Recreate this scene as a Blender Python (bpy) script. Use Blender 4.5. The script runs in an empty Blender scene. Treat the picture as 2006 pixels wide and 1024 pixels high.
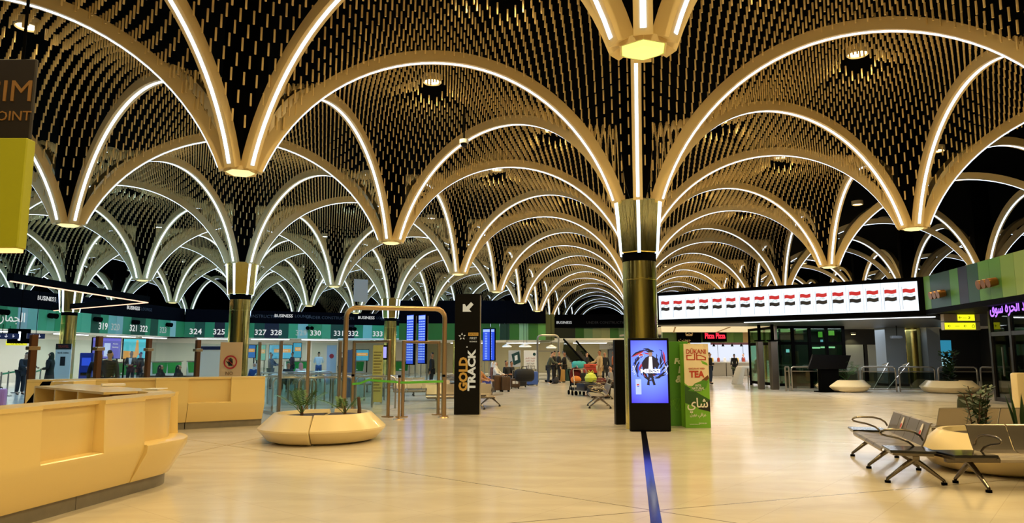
import bpy, bmesh, math, random
import numpy as np
from mathutils import Vector, Matrix
random.seed(7)
S = bpy.context.scene
COL = S.collection
PI = math.pi

# ------------------------------------------------------------------ camera, world, exposure
F_PX, PITCH, CAM_H = 1396.8, 0.1314, 1.6
cd = bpy.data.cameras.new('camera'); cam = bpy.data.objects.new('camera', cd); COL.objects.link(cam)
cam.location = (0, 0, CAM_H); cam.rotation_euler = (PI/2 + PITCH, 0, 0)
cd.sensor_width = 36.0; cd.lens = F_PX/2006*36; cd.clip_start = 0.05; cd.clip_end = 400
S.camera = cam
W = bpy.data.worlds.new('world'); S.world = W; W.use_nodes = True
W.node_tree.nodes['Background'].inputs[0].default_value = (0.01, 0.012, 0.02, 1)
W.node_tree.nodes['Background'].inputs[1].default_value = 0.3
vs = S.view_settings
vs.view_transform = 'Standard'; vs.look = 'None'; vs.exposure = 0.0; vs.gamma = 1; vs.use_curve_mapping = False
WARM, COOL = (1.0, 0.725, 0.315), (0.30, 0.62, 1.0)
WARM_W, COOL_W = 790.0, 640.0
S.cycles.transparent_max_bounces = 40
STRIP_E = 2.6

# ------------------------------------------------------------------ the ceiling lattice (triangular, one hub per node)
LA = np.array([1.487, 7.714]); LL = 8.612; TH = 1.40413
S1 = LL*np.array([math.cos(TH+PI/3), math.sin(TH+PI/3)]); S2 = LL*np.array([math.cos(TH), math.sin(TH)])
def hub(a, b): return LA + a*S1 + b*S2
def ray(x, y):
    u, v = (x-1003)/F_PX, (512-y)/F_PX; c, s = math.cos(PITCH), math.sin(PITCH)
    return np.array([u, c-s*v, s+c*v])
def at(x, y, Y):                        # the point seen at photo pixel x,y that lies Y metres ahead
    d = ray(x, y); return (float(d[0]*Y/d[1]), float(Y), float(CAM_H + d[2]*Y/d[1]))
def gp(x, y, z=0.0):                    # the point at height z seen at a pixel
    d = ray(x, y); t = (z-CAM_H)/d[2]; return (float(t*d[0]), float(t*d[1]), z)
def proj(P):
    P = np.asarray(P, float); c, s = math.cos(PITCH), math.sin(PITCH)
    x, y, z = P[..., 0], P[..., 1], P[..., 2]-CAM_H
    Y = c*y+s*z; Z = -s*y+c*z
    Yc = np.where(Y > .05, Y, .05)
    return 1003+F_PX*x/Yc, 512-F_PX*Z/Yc, Y

# ------------------------------------------------------------------ materials
MATS = {}
def srgb(c):
    if isinstance(c, str): c = tuple(int(c[i:i+2], 16)/255 for i in (0, 2, 4))
    return tuple(v/12.92 if v <= .04045 else ((v+.055)/1.055)**2.4 for v in c)
def mat(name, col, rough=.5, metal=0.0, emit=0.0, trans=0.0, alpha=1.0, bump=0, coat=0, vary=0.0):
    if name in MATS: return MATS[name]
    m = bpy.data.materials.new(name); m.use_nodes = True; nt = m.node_tree; p = nt.nodes['Principled BSDF']
    c = (*srgb(col), 1)
    if name in ('dark_fascia', 'matt_black', 'black_soffit', 'dark_wall'): p.inputs['Specular IOR Level'].default_value = .03
    p.inputs['Base Color'].default_value = c; p.inputs['Roughness'].default_value = rough; p.inputs['Metallic'].default_value = metal
    if emit:
        p.inputs['Emission Color'].default_value = c; p.inputs['Emission Strength'].default_value = emit
        p.inputs['Base Color'].default_value = (.02, .02, .02, 1)
    if trans: p.inputs['Transmission Weight'].default_value = trans; p.inputs['IOR'].default_value = 1.02
    if alpha < 1: p.inputs['Alpha'].default_value = alpha
    if coat: p.inputs['Coat Weight'].default_value = coat
    if bump or vary:
        tc = nt.nodes.new('ShaderNodeTexCoord'); n = nt.nodes.new('ShaderNodeTexNoise'); n.inputs['Scale'].default_value = 6 if vary else 3
        n.inputs['Detail'].default_value = 4
        nt.links.new(tc.outputs['Object'], n.inputs['Vector'])
        if bump:
            b = nt.nodes.new('ShaderNodeBump'); b.inputs['Strength'].default_value = bump; b.inputs['Distance'].default_value = .05
            nt.links.new(n.outputs[0], b.inputs['Height']); nt.links.new(b.outputs[0], p.inputs['Normal'])
        if vary:
            mx = nt.nodes.new('ShaderNodeMix'); mx.data_type = 'RGBA'
            mx.inputs[6].default_value = c; mx.inputs[7].default_value = tuple(v*(1-vary) for v in c[:3])+(1,)
            nt.links.new(n.outputs[0], mx.inputs[0]); nt.links.new(mx.outputs[2], p.inputs['Base Color'])
    MATS[name] = m; return m
def glass_mat(name, col, alpha=.12, rough=.03):
    if name in MATS: return MATS[name]
    m = bpy.data.materials.new(name); m.use_nodes = True; nt = m.node_tree
    for n in list(nt.nodes): nt.nodes.remove(n)
    o = nt.nodes.new('ShaderNodeOutputMaterial'); t = nt.nodes.new('ShaderNodeBsdfTransparent'); g = nt.nodes.new('ShaderNodeBsdfGlossy')
    fr = nt.nodes.new('ShaderNodeLayerWeight'); pw = nt.nodes.new('ShaderNodeMath'); pw.operation = 'POWER'; pw.inputs[1].default_value = 4.0
    nt.links.new(fr.outputs['Facing'], pw.inputs[0])
    ad = nt.nodes.new('ShaderNodeMath'); ad.operation = 'MULTIPLY_ADD'; ad.inputs[1].default_value = .5; ad.inputs[2].default_value = alpha*.3
    mx = nt.nodes.new('ShaderNodeMixShader'); t.inputs[0].default_value = (*srgb(col), 1); g.inputs['Roughness'].default_value = rough
    nt.links.new(pw.outputs[0], ad.inputs[0]); nt.links.new(ad.outputs[0], mx.inputs[0])
    nt.links.new(t.outputs[0], mx.inputs[1]); nt.links.new(g.outputs[0], mx.inputs[2]); nt.links.new(mx.outputs[0], o.inputs[0])
    MATS[name] = m; return m

# ------------------------------------------------------------------ mesh building
class MB:
    def __init__(s): s.v = []; s.f = []; s.mi = []
    def add(s, V, F, mi=0):
        o = len(s.v); s.v += [tuple(map(float, p)) for p in V]; s.f += [tuple(i+o for i in f) for f in F]; s.mi += [mi]*len(F); return s
    def box(s, x0, x1, y0, y1, z0, z1, mi=0):
        V = [(x0,y0,z0),(x1,y0,z0),(x1,y1,z0),(x0,y1,z0),(x0,y0,z1),(x1,y0,z1),(x1,y1,z1),(x0,y1,z1)]
        return s.add(V, [(0,3,2,1),(4,5,6,7),(0,1,5,4),(1,2,6,5),(2,3,7,6),(3,0,4,7)], mi)
    def bar(s, a, b, w, h=None, mi=0, up=(0,0,1)):
        h = h or w; a, b = Vector(a), Vector(b); d = (b-a).normalized(); u = Vector(up)
        if abs(d.dot(u)) > .98: u = Vector((1,0,0))
        r = d.cross(u).normalized()*w/2; u = r.cross(d).normalized()*h/2
        V = [a-r-u, a+r-u, a+r+u, a-r+u, b-r-u, b+r-u, b+r+u, b-r+u]
        return s.add(V, [(3,2,1,0),(4,5,6,7),(0,1,5,4),(1,2,6,5),(2,3,7,6),(3,0,4,7)], mi)
    def tube(s, pts, r, n=10, mi=0, closed=False, caps=True):
        P = [Vector(p) for p in pts]; N = len(P); rs = r if isinstance(r, (list, tuple)) else [r]*N
        V = []; ref = None
        for i, p in enumerate(P):
            if closed: d = P[(i+1) % N]-P[i-1]
            else: d = P[min(i+1, N-1)]-P[max(i-1, 0)]
            d.normalize()
            if ref is None: ref = Vector((0,0,1)) if abs(d.z) < .9 else Vector((1,0,0))
            u = (ref - d*ref.dot(d)).normalized(); ref = u; w = d.cross(u)
            for k in range(n):
                t = 2*PI*k/n; V.append(p + (u*math.cos(t)+w*math.sin(t))*rs[i])
        F = []
        for i in range(N if closed else N-1):
            j = (i+1) % N
            for k in range(n): F.append((i*n+k, i*n+(k+1)%n, j*n+(k+1)%n, j*n+k))
        if caps and not closed: F += [tuple(range(n))[::-1], tuple((N-1)*n+k for k in range(n))]
        return s.add(V, F, mi)
    def cyl(s, c, r, h, n=16, mi=0, r2=None):
        c = Vector(c); return s.lathe([(r, 0), (r2 if r2 is not None else r, h)], n, mi, c)
    def lathe(s, prof, n=24, mi=0, c=(0,0,0), a0=0.0, a1=2*PI, caps=True, rot=0.0, sy=1.0):
        full = abs(a1-a0-2*PI) < 1e-6; m = n if full else n+1; V = []; F = []
        for r, z in prof:
            for k in range(m):
                t = a0+(a1-a0)*k/n+rot; V.append((c[0]+r*math.cos(t), c[1]+r*math.sin(t)*sy, c[2]+z))
        for i in range(len(prof)-1):
            for k in range(n):
                k2 = (k+1) % m; F.append((i*m+k, i*m+k2, (i+1)*m+k2, (i+1)*m+k))
        if caps:
            if full: F += [tuple(range(m))[::-1], tuple((len(prof)-1)*m+k for k in range(m))]
            else: F += [tuple(i*m for i in range(len(prof))), tuple(i*m+m-1 for i in range(len(prof)))[::-1]]
        return s.add(V, F, mi)
    def prism(s, poly, d, mi=0, fr=None):       # poly of (x,z), thickness d along +y from y=0
        n = len(poly); a = sum(poly[i][0]*poly[(i+1)%n][1]-poly[(i+1)%n][0]*poly[i][1] for i in range(n))
        if a < 0: poly = poly[::-1]
        V = [(x, 0, z) for x, z in poly]+[(x, d, z) for x, z in poly]
        F = [tuple(range(n)), tuple(range(2*n-1, n-1, -1))]+[(i, i+n, (i+1)%n+n, (i+1)%n) for i in range(n)]
        if fr is not None: V = [fr @ Vector(p) for p in V]
        return s.add(V, F, mi)
    def slab(s, poly, z0, z1, mi=0):            # poly of (x,y)
        n = len(poly); a = sum(poly[i][0]*poly[(i+1)%n][1]-poly[(i+1)%n][0]*poly[i][1] for i in range(n))
        if a < 0: poly = poly[::-1]
        V = [(x, y, z0) for x, y in poly]+[(x, y, z1) for x, y in poly]
        return s.add(V, [tuple(range(n))[::-1], tuple(range(n, 2*n))]+[(i, (i+1)%n, (i+1)%n+n, i+n) for i in range(n)], mi)
    def ball(s, c, r, n=10, mi=0, sc=(1,1,1)):
        m = n//2+1; pr = [(max(1e-4, math.sin(PI*i/m))*r, -math.cos(PI*i/m)*r) for i in range(m+1)]; o = len(s.v)
        s.lathe(pr, n, mi)
        for i in range(o, len(s.v)):
            x, y, z = s.v[i]; s.v[i] = (c[0]+x*sc[0], c[1]+y*sc[1], c[2]+z*sc[2])
        return s
    def mesh(s, name, mats, bev=0, smooth=True, seg=1):
        me = bpy.data.meshes.new(name); me.from_pydata(s.v, [], s.f)
        for m in (mats if isinstance(mats, (list, tuple)) else [mats]): me.materials.append(m)
        me.polygons.foreach_set('material_index', s.mi)
        if bev:
            bm = bmesh.new(); bm.from_mesh(me); bmesh.ops.remove_doubles(bm, verts=bm.verts, dist=1e-5)
            es = [e for e in bm.edges if len(e.link_faces) == 2 and e.calc_face_angle(0) > .5]
            bmesh.ops.bevel(bm, geom=es, offset=bev, segments=seg, profile=.5, affect='EDGES', clamp_overlap=True)
            bm.to_mesh(me); bm.free()
        if smooth:
            bm = bmesh.new(); bm.from_mesh(me)
            for f in bm.faces: f.smooth = True
            for e in bm.edges: e.smooth = not (len(e.link_faces) == 2 and e.calc_face_angle(0) > .6)
            bm.to_mesh(me); bm.free()
        me.update(); return me
    def build(s, name, mats, parent=None, bev=0, smooth=True, loc=None, rot=None, seg=1):
        o = bpy.data.objects.new(name, s.mesh(name, mats, bev, smooth, seg)); COL.objects.link(o)
        if parent is not None: o.parent = parent
        if loc is not None: o.location = loc
        if rot is not None: o.rotation_euler = rot
        return o
def tag(o, label=None, cat=None, group=None, kind=None):
    if label: o['label'] = label
    if cat: o['category'] = cat
    if group: o['group'] = group
    if kind: o['kind'] = kind
    return o
def T(name, label, cat, loc=(0,0,0), rz=0.0, group=None):
    o = bpy.data.objects.new(name, None); COL.objects.link(o); o.location = loc; o.rotation_euler = (0, 0, rz); o.empty_display_size = .2
    return tag(o, label, cat, group)
def struct(o): o['kind'] = 'structure'; return o
def copy_tree(o, parent=None, label=None, group=None):
    c = o.copy(); COL.objects.link(c)
    if parent is not None: c.parent = parent
    if label: c['label'] = label
    if group: c['group'] = group
    for ch in list(o.children): copy_tree(ch, c)
    return c
# Arabic letters joined by hand into presentation forms, right to left
AR = {'ا':(0xFE8D,0),'ب':(0xFE8F,1),'ت':(0xFE95,1),'ج':(0xFE9D,1),'ح':(0xFEA1,1),'د':(0xFEA9,0),'ر':(0xFEAD,0),'س':(0xFEB1,1),'ش':(0xFEB5,1),
      'ع':(0xFEC9,1),'ف':(0xFED1,1),'ق':(0xFED5,1),'ك':(0xFED9,1),'ل':(0xFEDD,1),'م':(0xFEE1,1),'ن':(0xFEE5,1),'ه':(0xFEE9,1),'و':(0xFEED,0),'ي':(0xFEF1,1),'ة':(0xFE93,0)}
def arabic(s):
    out = []
    for i, ch in enumerate(s):
        if ch not in AR: out.append(ch); continue
        base, dual = AR[ch]; prev = i > 0 and s[i-1] in AR and AR[s[i-1]][1]; nxt = dual and i+1 < len(s) and s[i+1] in AR
        out.append(chr(base + (3 if prev and nxt else 2 if nxt else 1 if prev else 0)))
    return ''.join(out[::-1])
def text(name, s, h, m, parent, loc, rot=(PI/2,0,0), align='CENTER', width=None, depth=.004, bold=0.0, shear=0.0, rtl=False):
    c = bpy.data.curves.new(name, 'FONT'); c.body = arabic(s) if rtl else s; c.size = h/.7; c.align_x = align; c.align_y = 'CENTER'
    c.extrude = depth; c.offset = bold; c.shear = shear; c.resolution_u = 2
    tmp = bpy.data.objects.new('tmp', c); COL.objects.link(tmp)
    me = bpy.data.meshes.new_from_object(tmp.evaluated_get(bpy.context.evaluated_depsgraph_get()))
    bpy.data.objects.remove(tmp); bpy.data.curves.remove(c)
    if width and len(me.vertices):
        co = np.empty(len(me.vertices)*3, 'f'); me.vertices.foreach_get('co', co); co = co.reshape(-1, 3)
        k = width/max(1e-6, co[:, 0].max()-co[:, 0].min()); co[:, 0] *= k; me.vertices.foreach_set('co', co.ravel())
    me.materials.clear(); me.materials.append(m)
    o = bpy.data.objects.new(name, me); COL.objects.link(o); o.parent = parent; o.location = loc; o.rotation_euler = rot
    return o
def disc(cx, cz, r, n=24, a0=0, a1=2*PI, sz=1.0):
    return [(cx+r*math.cos(a0+(a1-a0)*k/n), cz+sz*r*math.sin(a0+(a1-a0)*k/n)) for k in range(n+(0 if abs(a1-a0-2*PI) < 1e-6 else 1))]

M_RIB = mat('beige_rib_panel', 'ddc896', .45)
M_STRIP = mat('white_light_strip', (.82, .9, 1), .5, emit=STRIP_E)
M_ROD = mat('bronze_rod', 'dfc58a', .42)
M_BLACK = mat('matt_black', '030303', .8)
M_GOLD = mat('mirror_gold', 'ecdc84', .17, 1.0, bump=.16)
_nt = M_GOLD.node_tree; _mp = _nt.nodes.new('ShaderNodeMapping'); _mp.inputs['Scale'].default_value = (3.0, 3.0, .35)
_tn = [n for n in _nt.nodes if n.type == 'TEX_NOISE'][0]; _tc = [n for n in _nt.nodes if n.type == 'TEX_COORD'][0]
_nt.links.new(_tc.outputs['Object'], _mp.inputs[0]); _nt.links.new(_mp.outputs[0], _tn.inputs['Vector'])
M_STEEL = mat('brushed_steel', 'b9b4ab', .28, 1.0)
M_BRONZE = mat('bronze_tube', 'bfa278', .36, 1.0)
M_DARK = mat('dark_fascia', '05060d', .6)
M_WHITE = mat('white_paint', 'e8e6e0', .5)
M_CREAM = mat('cream_wall', 'd8d2c0', .6)

# ------------------------------------------------------------------ floor
def floor_mat():
    m = bpy.data.materials.new('polished_cream_stone'); m.use_nodes = True; nt = m.node_tree; p = nt.nodes['Principled BSDF']; L = nt.links.new
    def nd(t, **k):
        n = nt.nodes.new(t)
        for a, b in k.items(): setattr(n, a, b)
        return n
    tc = nd('ShaderNodeTexCoord')
    n1 = nd('ShaderNodeTexNoise'); n1.inputs['Scale'].default_value = .9; n1.inputs['Detail'].default_value = 7; n1.inputs['Distortion'].default_value = 1.2
    mp = nd('ShaderNodeMapping'); mp.inputs['Rotation'].default_value = (0, 0, .4); mp.inputs['Scale'].default_value = (.6, 1.8, 1)
    L(tc.outputs['Object'], mp.inputs[0]); L(mp.outputs[0], n1.inputs['Vector'])
    rp = nd('ShaderNodeValToRGB'); rp.color_ramp.elements[0].position = .3; rp.color_ramp.elements[1].position = .72
    rp.color_ramp.elements[0].color = (*srgb('c9bfac'), 1); rp.color_ramp.elements[1].color = (*srgb('dad1bf'), 1)
    L(n1.outputs[0], rp.inputs[0]); cur = rp.outputs[0]
    def line(ang, spacing, off, width, fac, cur):
        v = nd('ShaderNodeVectorMath', operation='DOT_PRODUCT'); v.inputs[1].default_value = (-math.sin(ang), math.cos(ang), 0); L(tc.outputs['Object'], v.inputs[0])
        a = nd('ShaderNodeMath', operation='SUBTRACT'); L(v.outputs['Value'], a.inputs[0]); a.inputs[1].default_value = off - spacing/2
        f = nd('ShaderNodeMath', operation='FLOORED_MODULO'); L(a.outputs[0], f.inputs[0]); f.inputs[1].default_value = spacing
        c = nd('ShaderNodeMath', operation='COMPARE'); L(f.outputs[0], c.inputs[0]); c.inputs[1].default_value = spacing/2; c.inputs[2].default_value = width/2
        g = nd('ShaderNodeMath', operation='MULTIPLY'); L(c.outputs[0], g.inputs[0]); g.inputs[1].default_value = fac
        mx = nd('ShaderNodeMix', data_type='RGBA'); L(g.outputs[0], mx.inputs[0]); L(cur, mx.inputs[6]); mx.inputs[7].default_value = (.06, .045, .03, 1)
        return mx.outputs[2]
    for k in range(3):
        ang = TH+k*PI/3; n = np.array([-math.sin(ang), math.cos(ang)])
        cur = line(ang, LL*math.sqrt(3)/2, float(n@LA), .022, .75, cur)
    for ang in (TH-PI/6, TH+PI/3): cur = line(ang, .9, .1, .008, .16, cur)
    L(cur, p.inputs['Base Color']); p.inputs['Roughness'].default_value = .17
    n2 = nd('ShaderNodeTexNoise'); n2.inputs['Scale'].default_value = 1.5; n2.inputs['Detail'].default_value = 5; L(tc.outputs['Object'], n2.inputs['Vector'])
    mr = nd('ShaderNodeMapRange'); mr.inputs[3].default_value = .1; mr.inputs[4].default_value = .24; L(n2.outputs[0], mr.inputs[0]); L(mr.outputs[0], p.inputs['Roughness'])
    return m
fl = MB().add([(-48,-9,0),(40,-9,0),(40,112,0),(-48,112,0)], [(0,1,2,3)]).build('floor', floor_mat()); struct(fl)
# the wide black inlay running from the near column towards the viewer
k1, a0 = hub(0, 1), hub(0, -1); u = S2/LL; n = np.array([u[1], -u[0]])*.055
P = [a0-n, a0+n, k1-u*.7+n, k1-u*.7-n]
o = MB().add([(*p, .003) for p in P], [(0,1,2,3)]).build('floor_inlay', mat('black_stone_inlay', '0a0a0c', .12)); tag(o, 'long black inlaid stone line in the floor in front of the mirrored gold column', 'floor line'); struct(o)
struct(MB().box(-48, 40, -9, 112, 9.4, 9.6).build('ceiling', mat('black_soffit', '010101', 1)))
M_WALLD = mat('dark_wall', '141414', .8)
for nm, b in dict(wall_left=(-48.3,-48,-9,112), wall_right=(40,40.3,-9,112), wall_far=(-48,40,112,112.3), wall_behind=(-48,40,-9.3,-9)).items():
    struct(MB().box(*b, 0, 9.5).build(nm, mat('pale_wall', '9c9a84', .7) if nm == 'wall_behind' else M_WALLD))

# ------------------------------------------------------------------ arches
HUBZ, ZC, RC = 5.05, 3.65, 4.17
COLS = lambda a, b: a % 2 == 0 and b % 2 == 1
def arch_profile(end0, end1, n=36):
    d0 = math.sqrt(RC*RC-(HUBZ-ZC)**2); t0 = math.atan2(HUBZ-ZC, d0); out = []
    for i in range(n+1):
        t = (PI-t0)+(2*t0-PI)*i/n; x, z = RC*math.cos(t), ZC+RC*math.sin(t)
        if x < 0 and end0: x *= .94
        if x > 0 and end1: x *= .94
        out.append((LL/2+x, z))
    return out
def sweep(prof, lo, hi, w, name, m):        # a bar following the arch, from offset lo to hi above its underside
    V = []; F = []; N = len(prof)
    for i, (x, z) in enumerate(prof):
        a, b = prof[max(i-1, 0)], prof[min(i+1, N-1)]; dx, dz = b[0]-a[0], b[1]-a[1]; l = math.hypot(dx, dz); nx, nz = -dz/l, dx/l
        for q, y in ((lo, -w/2), (lo, w/2), (hi, w/2), (hi, -w/2)): V.append((x+nx*q, y, z+nz*q))
    for i in range(N-1):
        for k in range(4): F.append((i*4+k, (i+1)*4+k, (i+1)*4+(k+1)%4, i*4+(k+1)%4))
    F += [(0,1,2,3), tuple((N-1)*4+k for k in (3,2,1,0))]
    return MB().add(V, F).mesh(name, m)
ARCH = {}
for e0 in (False, True):
    for e1 in (False, True):
        pr = arch_profile(e0, e1); ARCH[e0, e1] = (sweep(pr, 0, .24, .21, 'rib', M_RIB), sweep([tuple(.75*np.array(pr[0])+.25*np.array(pr[1]))]+pr[1:-1]+[tuple(.75*np.array(pr[-1])+.25*np.array(pr[-2]))], -.012, .02, .066, 'light_strip', M_STRIP))
HN = {(0,0):'top centre hexagon hub', (1,0):'large upper left hub', (0,1):'near gold column', (2,0):'far left hub', (-1,2):'hub above the flag screen',
      (1,1):'hub above the tube gateway', (1,2):'hub left of the totem top', (-1,3):'hub behind the screen', (2,1):'column behind the stop sign', (3,1):'hub near the leftmost column',
      (4,1):'leftmost gold column', (2,3):'column behind the gateway', (1,3):'hub right of the totem top', (0,2):'vault behind the near column', (-1,1):'vault upper right of the column',
      (2,2):'hub left of the gateway', (1,4):'hub over the luggage aisle', (-2,3):'upper right edge vault', (0,3):'column behind the near one', (-2,1):'off-right column', (2,-1):'vault at the top left corner', (1,-1):'vault overhead on the left', (-1,0):'vault overhead on the right', (-1,1):'vault at the upper right corner', (3,0):'vault beyond the hanging sign', (3,-1):'vault behind the hanging sign', (-2,2):'vault over the glass shop', (-2,4):'vault behind the green fascia', (-1,4):'hub right of the tunnel'}
def visible(P, m=160):
    x, y, Y = proj(P); return bool(np.any((Y > .3) & (x > -m) & (x < 2006+m) & (y > -m) & (y < 1024+m)))
count = 0
for a in range(-5, 13):
    for b in range(-2, 13):
        for da, db, ang in ((1,0,TH+PI/3), (0,1,TH), (1,-1,TH+2*PI/3)):
            h0, h1 = (a,b), (a+da,b+db); p0, p1 = hub(*h0), hub(*h1); mid = (p0+p1)/2
            if mid[1] > 92 or mid[1] < -3 or mid[0] > 33 or mid[0] < -44: continue
            if a < -3: continue
            pts = np.array([[*(p0+(p1-p0)*t), HUBZ+2.7*math.sin(PI*t)] for t in np.linspace(.04, .96, 9)])
            if not visible(pts): continue
            if mid[1] > 60 and abs(mid[0]-mid[1]*.08) > 22: continue
            nm0, nm1 = HN.get(h0), HN.get(h1)
            if nm0 and nm1: lab, grp = f'lit arch from {nm0} to {nm1}', 'lit vault arches near the viewer'
            elif mid[0] < -6: lab, grp = 'grey lit arch in the crowd of vaults over the check-in hall', 'arches over the check-in hall'
            elif mid[0] > 12: lab, grp = 'lit arch in the dark vaults beyond the flag screen', 'arches beyond the flag screen'
            elif mid[1] > 30: lab, grp = 'lit arch in the long tunnel of vaults behind the near gold column', 'arches of the far tunnel'
            else: lab, grp = 'lit arch at the very edge of the ceiling nearest the viewer', 'arches nearest the viewer'
            r = T('vault_arch', lab, 'arch', (*p0, 0), ang, grp)
            for me, nm in zip(ARCH[COLS(*h0), COLS(*h1)], ('rib', 'light_strip')):
                o = bpy.data.objects.new(nm, me); COL.objects.link(o); o.parent = r
            count += 1
# ------------------------------------------------------------------ hubs and columns
core = MB().lathe([(.2, .03), (.33, .45), (.42, 1.3), (.4, 4.2)], 6, rot=TH).mesh('core', M_BLACK)
HEX_NEAR = mat('hub_lamp_lime', (.86, 1, .45), .4, emit=1.6); HEX_FAR = mat('hub_lamp_cream', (1, .93, .62), .4, emit=1.3)
def hubmesh(m):
    return MB().lathe([(.02, -.05), (.2, -.045), (.27, 0), (.27, .05)], 6, rot=TH).mesh('lamp_panel', m, smooth=False)
hm1, hm2 = hubmesh(HEX_NEAR), hubmesh(HEX_FAR)
hframe = MB().lathe([(.275, -.01), (.3, -.01), (.3, .07), (.275, .07)], 6, rot=TH, caps=False).mesh('lamp_frame', M_RIB, smooth=False)
zt, zb = 5.12, 3.91
def cap_mesh(): return MB().lathe([(.46, zb), (.48, zb+.02), (.56, zt-.02), (.56, zt), (.4, zt)], 6, rot=TH).mesh('capital', M_GOLD, smooth=False)
capm = cap_mesh()
shaftm = MB().lathe([(.384, 0), (.384, .12), (.38, .125), (.38, 3.3), (.386, 3.305), (.386, 3.335), (.38, 3.34), (.38, 3.72)], 40).mesh('shaft', M_GOLD)
collarm = MB().lathe([(.385, 3.72), (.385, 3.91)], 40).mesh('collar', M_BLACK)
cstrip = []
for k in range(6):
    t = TH+k*PI/3; c, s = math.cos(t), math.sin(t); q = Vector((-s, c, 0))*.036; e = Vector((c, s, 0))
    A_, B_ = e*.475+Vector((0,0,zb-.02)), e*.61+Vector((0,0,zt-.05)); B_ = e*.60+Vector((0,0,zt-.02))
    V = [A_-q, A_+q, B_+q, B_-q]; V += [v-e*.05 for v in V]
    cstrip.append(MB().add(V, [(0,1,2,3),(7,6,5,4),(0,4,5,1),(1,5,6,2),(2,6,7,3),(3,7,4,0)]).mesh('light_strip', M_STRIP))
HUBLAB = {(0,0):'hanging hexagonal hub with glowing lime lamp at top centre', (1,0):'large hanging hub with cream lamp at upper left', (2,0):'hanging hub near the left edge', (-1,2):'hanging hub at right above the flag screen',
  (1,1):'hanging hub straight above the tube gateway', (1,2):'hanging hub just left of the totem top', (-1,3):'hanging hub behind the flag screen top edge', (3,1):'hanging hub right of the leftmost gold column', (1,3):'hanging hub just right of the totem top', (2,2):'hanging hub left of the gateway', (1,4):'hanging hub over the luggage aisle'}
COLLAB = {(0,1):'mirrored gold column behind the blue-lit totem', (2,1):'mirrored gold column behind the stop sign', (4,1):'leftmost mirrored gold column by the check-in band', (2,3):'mirrored gold column seen through the tube gateway', (-2,5):'gold column in the dark lobby under the flag screen'}
for a in range(-4, 12):
    for b in range(-1, 12):
        p = hub(a, b)
        if p[1] < 2 or p[1] > 88 or not visible(np.array([[*p, 5.0], [*p, 6.5]]), 120) or p[0] < -42 or p[0] > 32: continue
        if p[1] > 60 and abs(p[0]-p[1]*.08) > 20: continue
        parts = []
        if COLS(a, b):
            r = T('gold_column', COLLAB.get((a,b), 'mirrored gold column far back among the vaults'), 'column', (*p, 0), 0, 'mirrored gold columns')
            parts = [('shaft', shaftm), ('collar', collarm), ('capital', capm)]+[('light_strip', q) for q in cstrip]+[('core', core)]
        else:
            r = T('vault_hub', HUBLAB.get((a,b), 'hanging vault hub in the far rows of the ceiling'), 'ceiling hub', (*p, HUBZ), 0, 'hanging vault hubs')
            parts = [('lamp_panel', hm1 if (a,b) == (0,0) else hm2), ('lamp_frame', hframe), ('core', core)]
        for nm, me in parts:
            o = bpy.data.objects.new(nm, me); COL.objects.link(o); o.parent = r
            if nm == 'core' and COLS(a, b): o.location.z = HUBZ+.1

# ------------------------------------------------------------------ ceiling lamps at the middle of every triangle
lampm = MB().lathe([(.2, .0), (.22, -.02), (.24, 0), (.24, .16), (.2, .16)], 28, caps=False).mesh('housing', mat('lamp_housing', 'd8c9a8', .4))
M_LW, M_LC = mat('lamp_glow_warm', (1, .9, .68), .4, emit=9), mat('lamp_glow_cool', (.9, .97, 1), .4, emit=9)
lensw = MB().cyl((0,0,.02), .2, .02, 28).mesh('lens', M_LW); lensc = MB().cyl((0,0,.02), .2, .02, 28).mesh('lens', M_LC)
LAMPS = []
def lampdata(nm, col, w):
    l = bpy.data.lights.new(nm, 'SPOT'); l.color = col; l.energy = w; l.spot_size = math.radians(152); l.spot_blend = .5; l.shadow_soft_size = .19; return l
ld_w, ld_c, ld_d = lampdata('warm_lamp', WARM, WARM_W), lampdata('cool_lamp', COOL, COOL_W), lampdata('dimmed_lamp', WARM, WARM_W*.3)
for a in range(-4, 11):
    for b in range(-3, 11):
        for k in (1/3, 2/3):
            ca, cb = a+k, b+k; p = LA+ca*S1+cb*S2
            if p[1] < -7 or p[1] > 62 or abs(p[0]) > .75*max(p[1], 0)+9: continue
            if ca < -1.7 and cb > 1.5: continue
            cool = ca > .9 and ca+.5*cb > 1.55
            vis = visible(np.array([[*p, 8.3]]), 0)
            r = T('ceiling_lamp', ('cool white' if cool else 'warm white')+' round downlight recessed among the hanging ceiling rods', 'ceiling lamp', (*p, 8.36), 0, ('cool' if cool else 'warm')+' ceiling downlights')
            for nm, me in (('housing', lampm), ('lens', lensc if cool else lensw)):
                o = bpy.data.objects.new(nm, me); COL.objects.link(o); o.parent = r
            o = bpy.data.objects.new('lamp_light', ld_c if cool else ld_d if ca > 1 else ld_w); COL.objects.link(o); o.parent = r; o.location.z = -.03
            LAMPS.append(p)
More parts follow.
